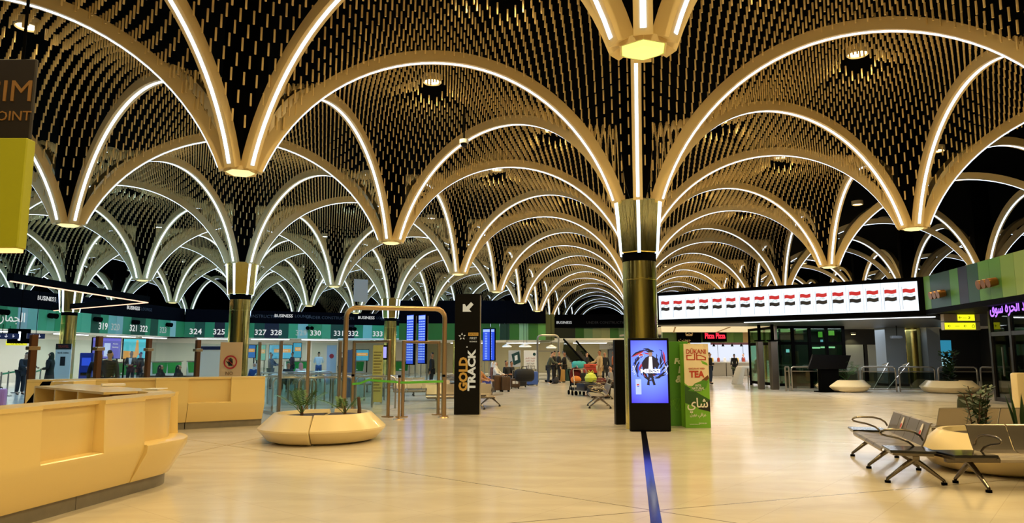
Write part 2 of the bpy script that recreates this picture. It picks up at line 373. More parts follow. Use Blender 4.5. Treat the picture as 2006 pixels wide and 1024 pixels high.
# ------------------------------------------------------------------ hanging rods: bottoms follow the vault, one fan round each hub
RW, RA = LL*math.sqrt(3)/2/43, LL/33          # row spacing, spacing along a row
u2 = S2/LL; n2 = np.array([-u2[1], u2[0]])
ii, jj = np.meshgrid(np.arange(-4*48, 12*48), np.arange(-8*36, 16*36), indexing='ij')
ii, jj = ii.ravel(), jj.ravel()
P = LA + (ii*RW)[:, None]*n2 + ((jj+.5*(ii % 2))*RA)[:, None]*u2
M_ = np.linalg.inv(np.array([S1, S2]).T); ab = (P-LA)@M_.T; a, b = ab[:, 0], ab[:, 1]
x, y, Y = proj(np.column_stack([P, np.full(len(P), 6.5)]))
ok = (Y > 2.5) & (P[:, 1] < 74) & (x > -200) & (x < 2206) & (y > -420) & ~((a < -1.0) & (a+.0*b < -1.02) & (b > 1.98-.5*(a+1)))
ok &= P[:, 0] > -42
ok &= ~((P[:, 1] > 45) & (np.abs(P[:, 0]-.08*P[:, 1]) > 26))
a, b, P = a[ok], b[ok], P[ok]
best = np.full(len(P), 9e9)
for da in (0, 1):
    for db in (0, 1):
        q = np.floor(a)+da, np.floor(b)+db
        best = np.minimum(best, np.hypot(*(P-(LA+q[0][:, None]*S1+q[1][:, None]*S2)).T))
ok = best > .62; P, best, a, b = P[ok], best[ok], a[ok], b[ok]
lamp = np.array(LAMPS)
near = np.zeros(len(P), bool)
for q in lamp: near |= np.hypot(*(P-q).T) < .4
P, best, a, b = P[~near], best[~near], a[~near], b[~near]
zz = ZC+np.sqrt(np.maximum(RC**2-np.maximum(LL/2-best, 0)**2, .01))+.13+.3*np.maximum(best-LL/2, 0)/(.077*LL)
rng = np.random.default_rng(3)
zz += rng.normal(0, .006, len(zz))
RL, RR = .235, .018
# keep rods out of the ribs' own bodies
px, py, dep = proj(np.column_stack([P, zz+RL/2]))
infr = (px > 10) & (px < 1996) & (py > 8) & (py < 600)
order = np.argsort(np.where(infr, dep, 1e9)); single = order[:300]; mass = np.ones(len(P), bool); mass[single] = False
rodm = MB().cyl((0,0,0), RR, RL, 10).mesh('ceiling_rod', M_ROD)
for i in single:
    o = bpy.data.objects.new('ceiling_rod', rodm); COL.objects.link(o); o.location = (*P[i], zz[i])
    tag(o, 'short bronze rod hanging from the dark ceiling in the vaults nearest the viewer', 'ceiling rod', 'bronze rods of the nearest vaults')
def rodfield(idx, n):
    c = np.column_stack([P[idx], zz[idx]]); t = 2*PI*(np.arange(n)+.5)/n; ring = np.column_stack([np.cos(t)*RR, np.sin(t)*RR, np.zeros(n)])
    V = np.concatenate([c[:, None, :]+ring, c[:, None, :]+ring+np.array([0,0,RL])], 1)
    base = np.arange(len(c))[:, None, None]*2*n; k = np.arange(n)
    quad = np.stack([k, (k+1) % n, (k+1) % n+n, k+n], 1)[None]+base
    bot = k[::-1][None, :]+base[:, 0]
    return V.reshape(-1, 3), quad.reshape(-1, 4), bot
d = np.hypot(*P.T); V1, Q1, B1 = rodfield(np.nonzero(mass & (d < 30))[0], 6); V2, Q2, B2 = rodfield(np.nonzero(mass & (d >= 30))[0], 4)
nV1 = len(V1); Q2 = Q2+nV1; B2 = B2+nV1
loops = np.concatenate([Q1.ravel(), B1.ravel(), Q2.ravel(), B2.ravel()])
sizes = np.concatenate([np.full(len(Q1), 4), np.full(len(B1), 6), np.full(len(Q2), 4), np.full(len(B2), 4)])
me = bpy.data.meshes.new('ceiling_rod_field'); me.vertices.add(nV1+len(V2)); me.vertices.foreach_set('co', np.concatenate([V1, V2]).astype('f').ravel())
me.loops.add(len(loops)); me.loops.foreach_set('vertex_index', loops.astype('i'))
me.polygons.add(len(sizes)); me.polygons.foreach_set('loop_start', np.concatenate([[0], np.cumsum(sizes)[:-1]]).astype('i'))
me.update(calc_edges=True); me.materials.append(M_ROD)
o = bpy.data.objects.new('ceiling_rod_field', me); COL.objects.link(o)
tag(o, 'thousands of bronze rods hanging under the dark ceiling farther back', 'ceiling rods', None, 'stuff')
print('arches', count, 'rods', len(P), 'lamps', len(LAMPS))
# ================================================================== setting: check-in hall on the left
def frame(p0, p1, z=0): return (p0[0], p0[1], z), math.atan2(p1[1]-p0[1], p1[0]-p0[0])
def lx(p0, p1, px, py=650):             # distance along the vertical plane p0-p1 seen at a pixel
    d = ray(px, py); ux, uy = p1[0]-p0[0], p1[1]-p0[1]; l = math.hypot(ux, uy); ux, uy = ux/l, uy/l
    t = (p0[0]*-uy + p0[1]*ux)/(d[0]*-uy + d[1]*ux); return (t*d[0]-p0[0])*ux + (t*d[1]-p0[1])*uy
PAL = {}
def pm(h):
    if h not in PAL: PAL[h] = mat('fascia_'+h, h, .45)
    return PAL[h]
def band(name, p0, p1, z0, z1, edges, length, depth=.35):
    """a fascia of coloured upright panels: edges = [(start along, colour)...]"""
    mb = MB(); cols = []
    for i, (x0, c) in enumerate(edges):
        x1 = edges[i+1][0] if i+1 < len(edges) else length
        if c not in cols: cols.append(c)
        if x1 > x0: mb.box(x0+.006, x1-.006, 0, depth, z0, z1, cols.index(c))
    loc, rz = frame(p0, p1)
    return struct(mb.build(name, [pm(c) for c in cols], loc=loc, rot=(0,0,rz), smooth=False))
WA, WB, WC = (-27.4, 26.0), (-24.9, 54.4), (-6.2, 63.2)
L1, L2 = math.dist(WA, WB), math.dist(WB, WC)
G1 = [(0, '2f8f5b')]+[(lx(WA, WB, px), c) for px, c in ((-60,'4fae7c'),(-20,'2f8f5b'),(10,'4aa877'),(32,'a9cfd0'),(52,'86c4b4'),(73,'4fae7c'),(90,'57b184'),(106,'2f9a5e'),(128,'58b98b'),(158,'63bd90'),(177,'145239'),(195,'3d9a6a'),(211,'86c4b4'),(227,'a6d0c8'),(240,'4aa877'),(256,'124f37'),(284,'2c8a5a'),(294,'124f37'),(309,'4dab7d'),(333,'a3cfc8'),(344,'2f8f5b'))]
b1 = band('trim_1', WA, WB, 3.0, 4.16, G1, L1)
G2 = [(0, '2a8055')]+[(lx(WB, WC, px), c) for px, c in ((381,'0e4a38'),(401,'2a8a5c'),(420,'0a1224'),(440,'2a8a5c'),(478,'2f8f5f'),(498,'0f4c3c'),(518,'0a1530'),(546,'0f5040'),(565,'46a878'),(583,'9ccfc7'),(603,'3a9a66'),(630,'52ad7f'),(648,'0d4638'),(682,'0c1b30'),(694,'2f9565'),(711,'8fcabb'),(729,'3fa370'),(752,'17603f'),(775,'3a9a66'),(800,'0f4c3c'),(822,'2f8f5f'),(843,'54b084'),(858,'9ccfc7'))]
b2 = band('trim_2', WB, WC, 3.0, 4.16, G2, L2)
M_NUM = mat('white_lettering', 'f2f4f2', .5, emit=.75); M_NUMD = mat('pale_lettering', 'c8dcd8', .5, emit=.5); M_DIM = mat('dim_lettering', '3c4150', .6)
for n, px in ((319,201),(320,225),(321,261),(322,281),(323,319)):
    text('counter_number', str(n), .42, M_NUMD if n in (320,323) else M_NUM, b1, (lx(WA,WB,px), -.012, 3.42), bold=.008)['label'] = f'white number {n}'
for n, px in ((324,383),(325,429),(326,462),(327,510),(328,541),(329,590),(330,618),(331,664),(332,692),(333,740),(334,768),(335,806),(336,836)):
    text('counter_number', str(n), .42, M_NUMD if n == 329 else M_NUM, b2, (lx(WB,WC,px), -.012, 3.42), bold=.008)['label'] = f'white number {n}'
text('arabic_sign', 'الجمارك', .5, M_NUM, b1, (lx(WA,WB,14), -.012, 3.6), rtl=True)
# dark fascia above the green band, with its lettering
for nm, p0, p1, ln, top, bus, und in (('trim_3', WA, WB, L1, 5.15, (91,262,382), (150,)), ('trim_4', WB, WC, L2, 5.15, (556,718,862), (500,648,790))):
    loc, rz = frame(p0, p1); d = struct(MB().box(0, ln, .05, .3, 4.17, top).build(nm, M_DARK, loc=loc, rot=(0,0,rz)))
    for px in bus:
        x = lx(p0, p1, px, 615); text('business_lettering', 'BUSINESS', .24, M_NUM, d, (x, .045, 4.78), bold=.004)
        text('lounge_lettering', 'LOUNGE', .22, M_DIM, d, (x+1.5, .045, 4.78))
    for px in und:
        x = lx(p0, p1, px, 615); text('lounge_lettering', 'UNDER CONSTRUCTION', .24, M_DIM, d, (x, .045, 4.7))
# recessed hall behind: ceiling slab, back walls, strip lamps
def rec(nm, p0, p1, ln, dep, ea, eb):
    loc, rz = frame(p0, p1)
    struct(MB().box(-ea, ln+eb, .3, dep, 3.02, 3.2).build('ceiling_'+nm, M_WHITE, loc=loc, rot=(0,0,rz)))
    struct(MB().box(-ea, ln+eb, dep, dep+.2, 0, 3.2).build('wall_'+nm, M_CREAM, loc=loc, rot=(0,0,rz)))
rec('check_in', WA, WB, L1, 4.2, .2, 4); rec('hall_end', WB, WC, L2, 5.0, 3, .2)
def area(nm, loc, sx, sy, w, col, parent=None, rot=(0,0,0)):
    l = bpy.data.lights.new(nm, 'AREA'); l.shape = 'RECTANGLE'; l.size, l.size_y = sx, sy; l.energy = w; l.color = col
    o = bpy.data.objects.new(nm, l); COL.objects.link(o); o.location = loc; o.rotation_euler = rot
    if parent is not None: o.parent = parent
    return o
M_TUBE = mat('white_tube', (.93, .97, 1), .4, emit=3.5)
tube_m = MB().box(-1.5, 1.5, -.06, .06, 0, .05).mesh('tube', M_TUBE); tcase = MB().box(-1.55, 1.55, -.09, .09, .05, .12).mesh('casing', M_WHITE)
def tube_lamp(x, y, z, rz, lab, w=90, col=(.85,.95,1), grp='linear lamps of the check-in hall'):
    r = T('tube_lamp', lab, 'lamp', (x, y, z), rz, grp)
    for nm, me in (('tube', tube_m), ('casing', tcase)):
        o = bpy.data.objects.new(nm, me); COL.objects.link(o); o.parent = r
    area('lamp_light', (0,0,-.02), 3, .3, w, col, r)
    return r
def on(p0, p1, s, d=0):                # point s along and d behind the plane p0-p1
    l = math.dist(p0, p1); ux, uy = (p1[0]-p0[0])/l, (p1[1]-p0[1])/l; return (p0[0]+ux*s-uy*d, p0[1]+uy*s+ux*d)
r1, r2 = frame(WA, WB)[1], frame(WB, WC)[1]
for s in (4, 9, 14, 19, 24, 28): q = on(WA, WB, s, 2.0); tube_lamp(*q, 2.9, r1, 'white linear lamp under the ceiling of the left check-in counters')
for s in (2.5, 6.5, 10.5, 14.5, 18.5): q = on(WB, WC, s, 2.0); tube_lamp(*q, 2.9, r2, 'white linear lamp under the band of numbers at the hall end')
# check-in counters with green fronts
M_GRN = mat('counter_green', '14953c', .4)
cm = [MB().box(-1.0, 1.0, 0, .6, 0, 1.15).mesh('counter_body', M_WHITE, bev=.03), MB().prism([(-.85,.3),(.85,.3),(.95,1.1),(-.95,1.1)], .03).mesh('front_panel', M_GRN), MB().box(-1.05, 1.05, -.1, .65, 1.15, 1.2).mesh('worktop', M_STEEL)]
for i, (px, p0, p1) in enumerate(((233,WA,WB),(262,WA,WB),(303,WA,WB),(338,WA,WB),(366,WA,WB),(395,WB,WC),(425,WB,WC),(590,WB,WC),(700,WB,WC),(790,WB,WC))):
    q = on(p0, p1, lx(p0, p1, px, 715), 1.0 if i < 5 else 1.6)
    r = T('check_in_counter', f'white check-in counter with green front panel under the number band', 'counter', (*q, 0), frame(p0, p1)[1], 'green check-in counters')
    for nm, me in zip(('counter_body', 'front_panel', 'worktop'), cm):
        o = bpy.data.objects.new(nm, me); COL.objects.link(o); o.parent = r
        if nm == 'front_panel': o.location.y = -.045
    text('lettering', 'DESK', .09, M_NUM, r, (.25, -.05, .42))
# lit posters on the back walls
def poster(lab, px0, px1, py0, py1, Y, rz, art, name='lit_poster', cat='poster', depth=.1):
    p0 = at(px0, py0, Y)[:2]; dr = (math.cos(rz), math.sin(rz)); w = lx(p0, (p0[0]+dr[0], p0[1]+dr[1]), px1, (py0+py1)/2); cxy = (p0[0]+dr[0]*w/2, p0[1]+dr[1]*w/2)
    z1, z0 = at(px0, py0, cxy[1])[2], at(px0, py1, cxy[1])[2]; h = z1-z0
    r = T(name, lab, cat, (*cxy, z0), rz)
    MB().box(-w/2-.04, w/2+.04, 0, depth, -.04, h+.04).build('casing', M_BLACK, r, bev=.01)
    scr = MB().box(-w/2, w/2, -.012, .0, 0, h).build('screen', mat('poster_'+art[0], art[0], .3, emit=art[1]), r)
    if z0 > .1:
        for sx in (-1, 1): MB().box(sx*w*.42-.04, sx*w*.42+.04, depth*.3, depth*.8, -z0, -.03).build('leg', M_BLACK, r)
    return r, scr, w, h
def blob(poly, m, parent, y, nm='printed_shape'): return MB().prism(poly, .004).build(nm, m, parent, loc=(0, y, 0), smooth=False)
r, s, w, h = poster('purple lit poster with white writing behind the check-in counters', 183, 236, 662, 702, 44.5, 1.1, ('6a66c8', 1.0))
blob([(-w*.1, h*.1), (w*.12, h*.1), (w*.12, h*.75), (-w*.1, h*.75)], mat('poster_pale', 'c9d8ff', .4, emit=1), s, -.02)
for k in range(4): text('lettering', ('Mobile','Banking','Ready','Now')[k], h*.07, M_NUM, s, (w*.3 if k < 2 else -w*.32, -.022, h*(.72-.16*k)))
r, s, w, h = poster('turquoise lit poster with an orange tower behind the check-in counters', 243, 285, 664, 702, 46.5, 1.1, ('4fc3d2', 1.0))
blob([(-w*.5, 0), (w*.1, 0), (w*.2, h*.35), (-w*.5, h*.4)], mat('poster_sand', 'e8a54a', .4, emit=.9), s, -.02); blob([(w*.0, h*.2), (w*.2, h*.2), (w*.14, h*.95), (w*.06, h*.95)], mat('poster_sand', '', 0), s, -.025)
for i, (x0, x1, y0, y1, c, lb) in enumerate(((476,500,676,700,'3b78c0','blue lit poster behind the glass fence beside the gold column'), (503,520,676,705,'57b4a0','green blue lit poster behind the glass fence'), (528,572,676,702,'58b9dc','wide sky blue lit poster with orange writing behind the glass fence'), (575,590,672,700,'3fa3c4','narrow turquoise lit poster behind the glass fence'), (690,722,685,706,'4aa7c4','turquoise lit poster with an orange strip seen through the gateway'))):
    r, s, w, h = poster(lb, x0, x1, y0, y1, 57.5+i*1.0, .42, (c, .9))
    blob([(-w*.3, h*.45), (w*.45, h*.45), (w*.45, h*.72), (-w*.3, h*.72)], mat('poster_sand', '', 0), s, -.02)
    text('lettering', 'WELCOME', h*.12, M_NUM, s, (w*.08, -.03, h*.58), width=w*.5)
# spotlight pairs on the bands
sp = MB().tube([(0,0,0),(0,-.22,-.03)], [.14,.15], 14).mesh('spot_head', M_BLACK); br = MB().box(-.3, .3, -.06, 0, -.03, .03).mesh('bracket', M_BLACK)
def spots(x, y, z, rz, n, lab, mh=None, grp='spotlights on the left green band'):
    r = T('band_spotlight', lab, 'spotlight', (x, y, z), rz, grp)
    o = bpy.data.objects.new('bracket', br); COL.objects.link(o); o.parent = r; o.scale.x = n/2
    for k in range(n):
        o = bpy.data.objects.new('spot_head', mh or sp); COL.objects.link(o); o.parent = r; o.location = ((k-(n-1)/2)*.34, 0, 0)
for px in (0, 98, 187, 262, 328):
    q = on(WA, WB, lx(WA, WB, px, 625), -.06); spots(*q, 3.85, r1, 2, 'pair of black spotlights on the green number band')
for px in (606, 690): q = on(WB, WC, lx(WB, WC, px, 645), -.06); spots(*q, 3.85, r2, 2, 'pair of black spotlights on the green band at the hall end')

# ================================================================== far centre: two more bands, walls, stair
BA, BB, BC, BD = (-9.0, 57.0), (2.7, 57.3), (3.4, 66.3), (18.0, 67.6)
e = [(0, '2f6d22')]+[(lx(BA, BB, px), c) for px, c in ((961,'2f7a2c'),(979,'0d3b26'),(998,'2f6d22'),(1017,'86b890'),(1035,'2f6d22'),(1054,'5a9a4a'))]
band('trim_5', BA, BB, 2.85, 4.16, e, math.dist(BA, BB))
e = [(0, '10200f')]+[(lx(BC, BD, px), c) for px, c in ((1127,'2f6d22'),(1144,'7fa877'),(1161,'a8b884'),(1178,'b4bf8a'),(1195,'4f9244'),(1212,'86b077'),(1232,'a8b884'),(1300,'4f9244'))]
band('trim_6', BC, BD, 2.85, 4.16, e, math.dist(BC, BD))
struct(MB().box(-9.0, 2.7, 57.1, 57.4, 4.17, 6.0).build('trim_7', M_DARK)); struct(MB().box(2.4, 3.4, 57.3, 67, 2.85, 4.9).build('trim_8', mat('olive_panel', '4b5328', .5)))
d = struct(MB().box(3.4, 18, 66.4, 66.7, 4.17, 5.4).build('trim_9', M_DARK))
for px in (1105,): text('business_lettering', 'BUSINESS', .24, M_NUM, d, (at(px,633,66.4)[0], 66.39, 4.65))
for px in (1190,): text('lounge_lettering', 'UNDER CONSTRUCTION', .24, M_DIM, d, (at(px,632,66.4)[0], 66.39, 4.65))
M_YW = mat('yellowish_wall', 'd9cfa6', .6)
struct(MB().box(-14, 18.3, 72.0, 72.3, 0, 4.4).build('wall_aisle_end', M_YW)); struct(MB().box(-14, 18, 57.6, 72, 2.86, 3.0).build('ceiling_aisle_end', M_WHITE))
for x in (-4, 1, 7, 12): tube_lamp(x, 64.5, 2.7, 0, 'white linear lamp in the bright hall end beyond the luggage aisle', 130, (1,.95,.8), 'lamps of the aisle end')
# pendant lamps
pend = [MB().lathe([(.02,.2),(.07,.18),(.34,.05),(.34,0)], 20).mesh('shade', M_WHITE), MB().cyl((0,0,-.01), .31, .02, 20).mesh('lamp_glow', mat('pendant_glow', (1,.98,.92), .4, emit=4)), MB().tube([(0,0,.2),(0,0,7.31)], .012, 6).mesh('cord', M_BLACK)]
for px, py, Y in ((993,679,50),(1026,679,50),(1032,679,52),(1080,681,46)):
    q = at(px, py, Y); r = T('pendant_lamp', 'white dish pendant lamp hanging over the luggage aisle', 'pendant lamp', q, 0, 'pendant lamps over the aisle')
    for nm, me in zip(('shade','lamp_glow','cord'), pend): o = bpy.data.objects.new(nm, me); COL.objects.link(o); o.parent = r
# inclined stair with black handrails
r = T('escalator', 'inclined dark stair with black handrails at the end of the aisle', 'escalator', (0,0,0))
A0, A1 = at(1104,664,56), at(1147,711,52)[:2]+(1.05,); B0, B1 = at(1129,668,58), at(1168,714,54)[:2]+(1.05,)
for p, q in ((A0, A1), (B0, B1)):
    MB().bar(p, q, .09, .12).build('handrail', M_BLACK, r); MB().bar((p[0],p[1],p[2]-.5), (q[0],q[1],.5), .03, .8).build('side_panel', glass_mat('smoky_glass', '9aa39a', .3), r)
    MB().bar(q, (q[0],q[1],0), .07).build('post', M_STEEL, r)
mb = MB()
for k in range(14):
    t = k/14; x = A0[0]+(A1[0]-A0[0])*t; y = A0[1]+(A1[1]-A0[1])*t; z = max(.05, (A0[2]-1)*(1-t)); mb.box(x, x+1.3, y, y+1.6, z-.1, z+.1)
mb.build('steps', mat('step_grey', '3a3a3a', .5), r)
# white direction board, door
r = T('direction_board', 'white board with two black arrows on the far wall by the grey door', 'sign', at(1197,684,71.8)[:2]+(0,)); z0, z1 = at(1197,684,71.8)[2], at(1197,671,71.8)[2]
MB().box(-1.15, 1.15, 0, .08, z0, z1).build('board', M_WHITE, r)
for k, (tx, ar) in enumerate((('بوابات', '→'), ('مغادرة', '↓'))): text('lettering', tx, .16, M_BLACK, r, (.1, -.005, z1-.2-.33*k), rtl=True); text('arrow', ar, .2, M_BLACK, r, (.95, -.005, z1-.2-.33*k))
q = at(1200,700,71.7); o = T('grey_door', 'grey door with dark frame in the far wall below the arrow board', 'door', (q[0]+.3, 71.85, 0))
MB().box(-.75,.75,0,.1,0,2.3).box(-.65,.65,-.02,0,0,2.2).build('frame', mat('door_frame', '4a4d52', .5), o); MB().box(-.62,.62,-.05,-.02,.02,2.17).build('leaf', mat('door_grey', '8a929a', .5), o); MB().bar((.45,-.1,1.0),(.45,-.1,1.25),.03).build('handle', M_STEEL, o)

# ================================================================== right: the long flag screen, fascia and lobby
SA, SB = (6.6, 35.55), (16.15, 27.85); SL = math.dist(SA, SB); loc, rz = frame(SA, SB)
FSV = T('flag_screen', 'very long white video wall showing a row of red white black flags', 'video wall', (loc[0], loc[1], 0), rz)
zb0, zt0 = 3.36, 4.52
MB().box(-.1, SL, .03, .3, zb0-.2, zt0+.16).build('frame', M_BLACK, FSV)
M_SCR = mat('screen_white', (.93, .97, 1), .4, emit=1.15); M_FR, M_FB, M_FG = mat('flag_red', 'd8202a', .5, emit=.85), mat('flag_black', '0c0c1c', .5, emit=.6), mat('flag_green', '6a9f84', .5, emit=.9); M_LN = mat('pole_grey', 'a9b4c4', .5, emit=.8)
fx = [lx(SA, SB, p, 580) for p in (1302,1325,1351,1377,1405,1432,1460,1488,1518,1548,1579,1610,1642,1674,1709,1744,1780)]
tw = (fx[-1]-fx[0])/(len(fx)-1)
def wavy(x0, z0, w, h, amp):
    up = [(x0+w*k/10, z0+h+amp*math.sin(k*.75)) for k in range(11)]; return [(x0+w*k/10, z0+amp*math.sin(k*.75)) for k in range(11)]+up[::-1]
fl_h = .15
for k in range(len(fx)):
    c = fx[0]+tw*k
    t = MB().box(c-tw/2+.006, c+tw/2-.006, 0, .03, zb0, zt0).build('screen_tile', M_SCR, FSV, smooth=False)
    w = tw*.66; x0 = c-w/2+.02; zz0 = zb0+.42
    for m, zz1 in ((M_FR, zz0+2*fl_h), (M_FB, zz0)):
        MB().prism(wavy(x0, zz1, w, fl_h, .018), .005).build('flag_stripe', m, t, loc=(0,-.006,0), smooth=False)
    MB().box(x0-.03, x0-.018, -.006, 0, zb0+.08, zz0+.55).build('flag_pole', M_LN, t)
    text('flag_script', 'الله اكبر', .06, M_FG, t, (c+.02, -.006, zz0+1.5*fl_h), rtl=True)
# lit line under the screen
tag(MB().bar((*on(SA,SB,5.0,.1), 3.1), (*on(SA,SB,SL+.3,.1), 3.1), .05, .03).build('light_line', mat('line_glow', (.95,.98,1), .4, emit=2.5)), 'thin white light line under the flag screen', 'light line')
_q = on(SA,SB,SL*.68,.1); area('line_light', (*_q, 3.06), SL*.6, .1, 170, (.95,.97,1), None, (0,0,rz))
# green fascia turning towards the viewer
FA, FB_ = SB, (14.2, 16.6); fl_ = math.dist(FA, FB_)
cuts = [(1803,'56863f'),(1822,'12423f'),(1861,'3f7a3e'),(1878,'0d1a3a'),(1896,'14433a'),(1918,'4a7f38'),(1940,'4a7f38'),(1963,'6d9148'),(1990,'7f9c56')]
e = [(max(0, lx(FA, FB_, px, 560)), c) for px, c in cuts]; e[0] = (0, cuts[0][1])
b3 = band('trim_10', FA, FB_, 3.38, 4.66, e, fl_)
struct(MB().box(0, fl_, .0, 7, 3.2, 3.37).build('ceiling_shop', M_DARK, loc=(*FA, 0), rot=(0,0,frame(FA, FB_)[1])))
spb = MB().tube([(0,0,0),(0,-.25,-.05)], [.13,.15], 16).mesh('spot_head', mat('bronze_spot', '8a5a2c', .35, .8))
r3 = frame(FA, FB_)[1]
for px, py in ((1846,575),(1945,553)):
    q = on(FA, FB_, lx(FA, FB_, px, py), -.05); d = q[1]; spots(*q, at(px, py, d)[2], r3, 3, 'three bronze spotlights in a row on the right green fascia '+('nearer the flag screen' if px < 1900 else 'nearer the picture edge'), spb, 'bronze spotlight rows')
# mezzanine slab behind the screen and lobby shell
loc, rz = frame(SA, SB)
struct(MB().box(0, SL, .35, 12, 3.1, 3.3).build('ceiling_lobby', mat('lobby_soffit', '141617', .4), loc=(*SA, 0), rot=(0,0,rz)))
struct(MB().box(16.6, 30, 46.0, 46.3, 0, 3.3).build('wall_lobby', mat('lobby_wall', '17181a', .6)))
struct(MB().box(30, 30.3, 20, 46, 0, 4.6).build('wall_lobby_side', mat('lobby_wall', '', 0)))
# ================================================================== reception islands
M_DESK = mat('honey_solid_surface', 'e3c987', .25, coat=.15); M_PLI = mat('grey_stone_plinth', '8a8273', .4, vary=.35); M_IN = mat('desk_inside_wood', '8a5a2c', .5)
NICHE = [(-.05,.15),(.11,.50),(.11,.565),(.1,.575),(-.03,.58),(-.03,1.075),(.01,1.085),(.02,1.125),(-.3,1.13),(-.3,.78),(-.75,.76),(-.75,.1)]
FLUSH = [(-.05,.15),(.11,.50),(.11,.565),(.11,.58),(.105,.62),(.08,1.075),(.09,1.085),(.09,1.125),(-.3,1.13),(-.3,.78),(-.75,.76),(-.75,.1)]
NICHE2 = [(-.04,.15),(.15,.49),(.155,.565),(.14,.575),(-.07,.58),(-.07,1.075),(-.03,1.085),(-.02,1.125),(-.34,1.13),(-.34,.78),(-.75,.76),(-.75,.1)]
PLINTH = [(-.09,0),(-.09,.155),(-.7,.155),(-.7,0)]
def sweep_path(path, prof, sec=None):       # path: [(x,y,nx,ny)]; prof offsets along the outward normal
    V = []; n = len(prof); F = []
    for x, y, nx, ny in path:
        for o, z in prof: V.append((x+nx*o, y+ny*o, z))
    for i in range(len(path)-1):
        for k in range(n): F.append((i*n+k, (i+1)*n+k, (i+1)*n+(k+1)%n, i*n+(k+1)%n))
    F += [tuple(range(n)), tuple((len(path)-1)*n+k for k in range(n))[::-1]]
    mb = MB().add(V, F)
    return mb
def fixn(me):
    bm = bmesh.new(); bm.from_mesh(me); bmesh.ops.recalc_face_normals(bm, faces=bm.faces); bm.to_mesh(me); bm.free()
def line_path(p0, p1, s0, s1):
    l = math.dist(p0, p1); ux, uy = (p1[0]-p0[0])/l, (p1[1]-p0[1])/l
    return [(p0[0]+ux*s, p0[1]+uy*s, uy, -ux) for s in (s0, s1)]
D = T('reception_island', 'honey coloured curved reception island with stone plinth nearest the viewer at left', 'reception desk', (0,0,0))
Q0, Q1 = (-4.97,4.2), (-4.30,9.0); ld = math.dist(Q0, Q1); ang0 = math.atan2(Q1[1]-Q0[1], Q1[0]-Q0[0]); R_ = .8
c = (Q1[0]-math.sin(ang0)*R_, Q1[1]+math.cos(ang0)*R_); ang1 = math.radians(138)
arc = [(c[0]+R_*math.cos(t), c[1]+R_*math.sin(t), math.cos(t), math.sin(t)) for t in np.linspace(ang0-PI/2, ang1-PI/2, 14)]
e0 = arc[-1][:2]; e1 = (e0[0]+3.9*math.cos(ang1), e0[1]+3.9*math.sin(ang1))
segs = [(line_path(Q0,Q1,0,2.8), FLUSH), (line_path(Q0,Q1,2.8,3.66), NICHE), (line_path(Q0,Q1,3.66,4.33), FLUSH), (line_path(Q0,Q1,4.33,ld)[:1]+arc[:1], NICHE2), (arc, NICHE2), (line_path(e0,e1,0,3.9), FLUSH)]
for pth, pf in segs: o = sweep_path(pth, pf).build('desk_panel', M_DESK, D); fixn(o.data)
for pth in (line_path(Q0,Q1,0,3.55), line_path(Q0,Q1,3.56,ld)[:1]+arc[:1], arc, line_path(e0,e1,0,3.9)): o = sweep_path(pth, PLINTH).build('plinth', M_PLI, D, smooth=False); fixn(o.data)
# open shelves on the inner side of the far arm and the slanted end block
u = np.array([math.cos(ang1), math.sin(ang1)]); nrm = np.array([-u[1], u[0]])
for k in range(3):
    a_ = np.array(e0)+u*(.35+1.0*k)+nrm*.305
    m = MB().box(0, .95, 0, .02, .8, 1.1); m.build('shelf_back', M_IN, D, loc=(*a_, 0), rot=(0,0,ang1))
    MB().box(.95, 1.0, -.0, .42, .78, 1.13).box(0, .95, 0, .42, 1.1, 1.13).build('shelf_side', M_DESK, D, loc=(*a_, 0), rot=(0,0,ang1))
a_ = np.array(e1)+nrm*.0
MB().prism([(-.1,.1),(.62,.1),(.62,1.14),(.2,1.14)], .7).build('end_block', M_DESK, D, loc=(-8.62, 13.2, 0), bev=.01)
MB().prism([(-.3,.62),(-.02,.62),(.24,1.13),(.05,1.13)], .6).build('dark_screen', M_BLACK, D, loc=(-8.66, 13.25, 0))
D2 = T('reception_island', 'honey coloured straight reception counter behind the curved island', 'reception desk', (0,0,0))
E0, E1 = (-9.6,14.3), (-5.78,16.85); l2 = math.dist(E0, E1)
for s0, s1, pf in ((0,1.4,FLUSH),(1.4,2.3,NICHE),(2.3,2.95,FLUSH),(2.96,3.85,NICHE),(3.85,l2,FLUSH)): o = sweep_path(line_path(E0,E1,s0,s1), pf).build('desk_panel', M_DESK, D2); fixn(o.data)
for s0, s1 in ((0,2.94),(2.96,l2)): o = sweep_path(line_path(E0,E1,s0,s1), PLINTH).build('plinth', M_PLI, D2, smooth=False); fixn(o.data)
# papers on the worktops
for i, (px, py, lb) in enumerate(((222,755,'small stack of white papers on the curved reception island'), (303,762,'single white sheet on the curved island near its round end'))):
    q = gp(px, py, 1.135); tag(MB().box(-.16,.16,-.11,.11,0,.012 if i else .03).build('paper_stack', M_WHITE, loc=q, rot=(0,0,.6+i)), lb, 'papers')

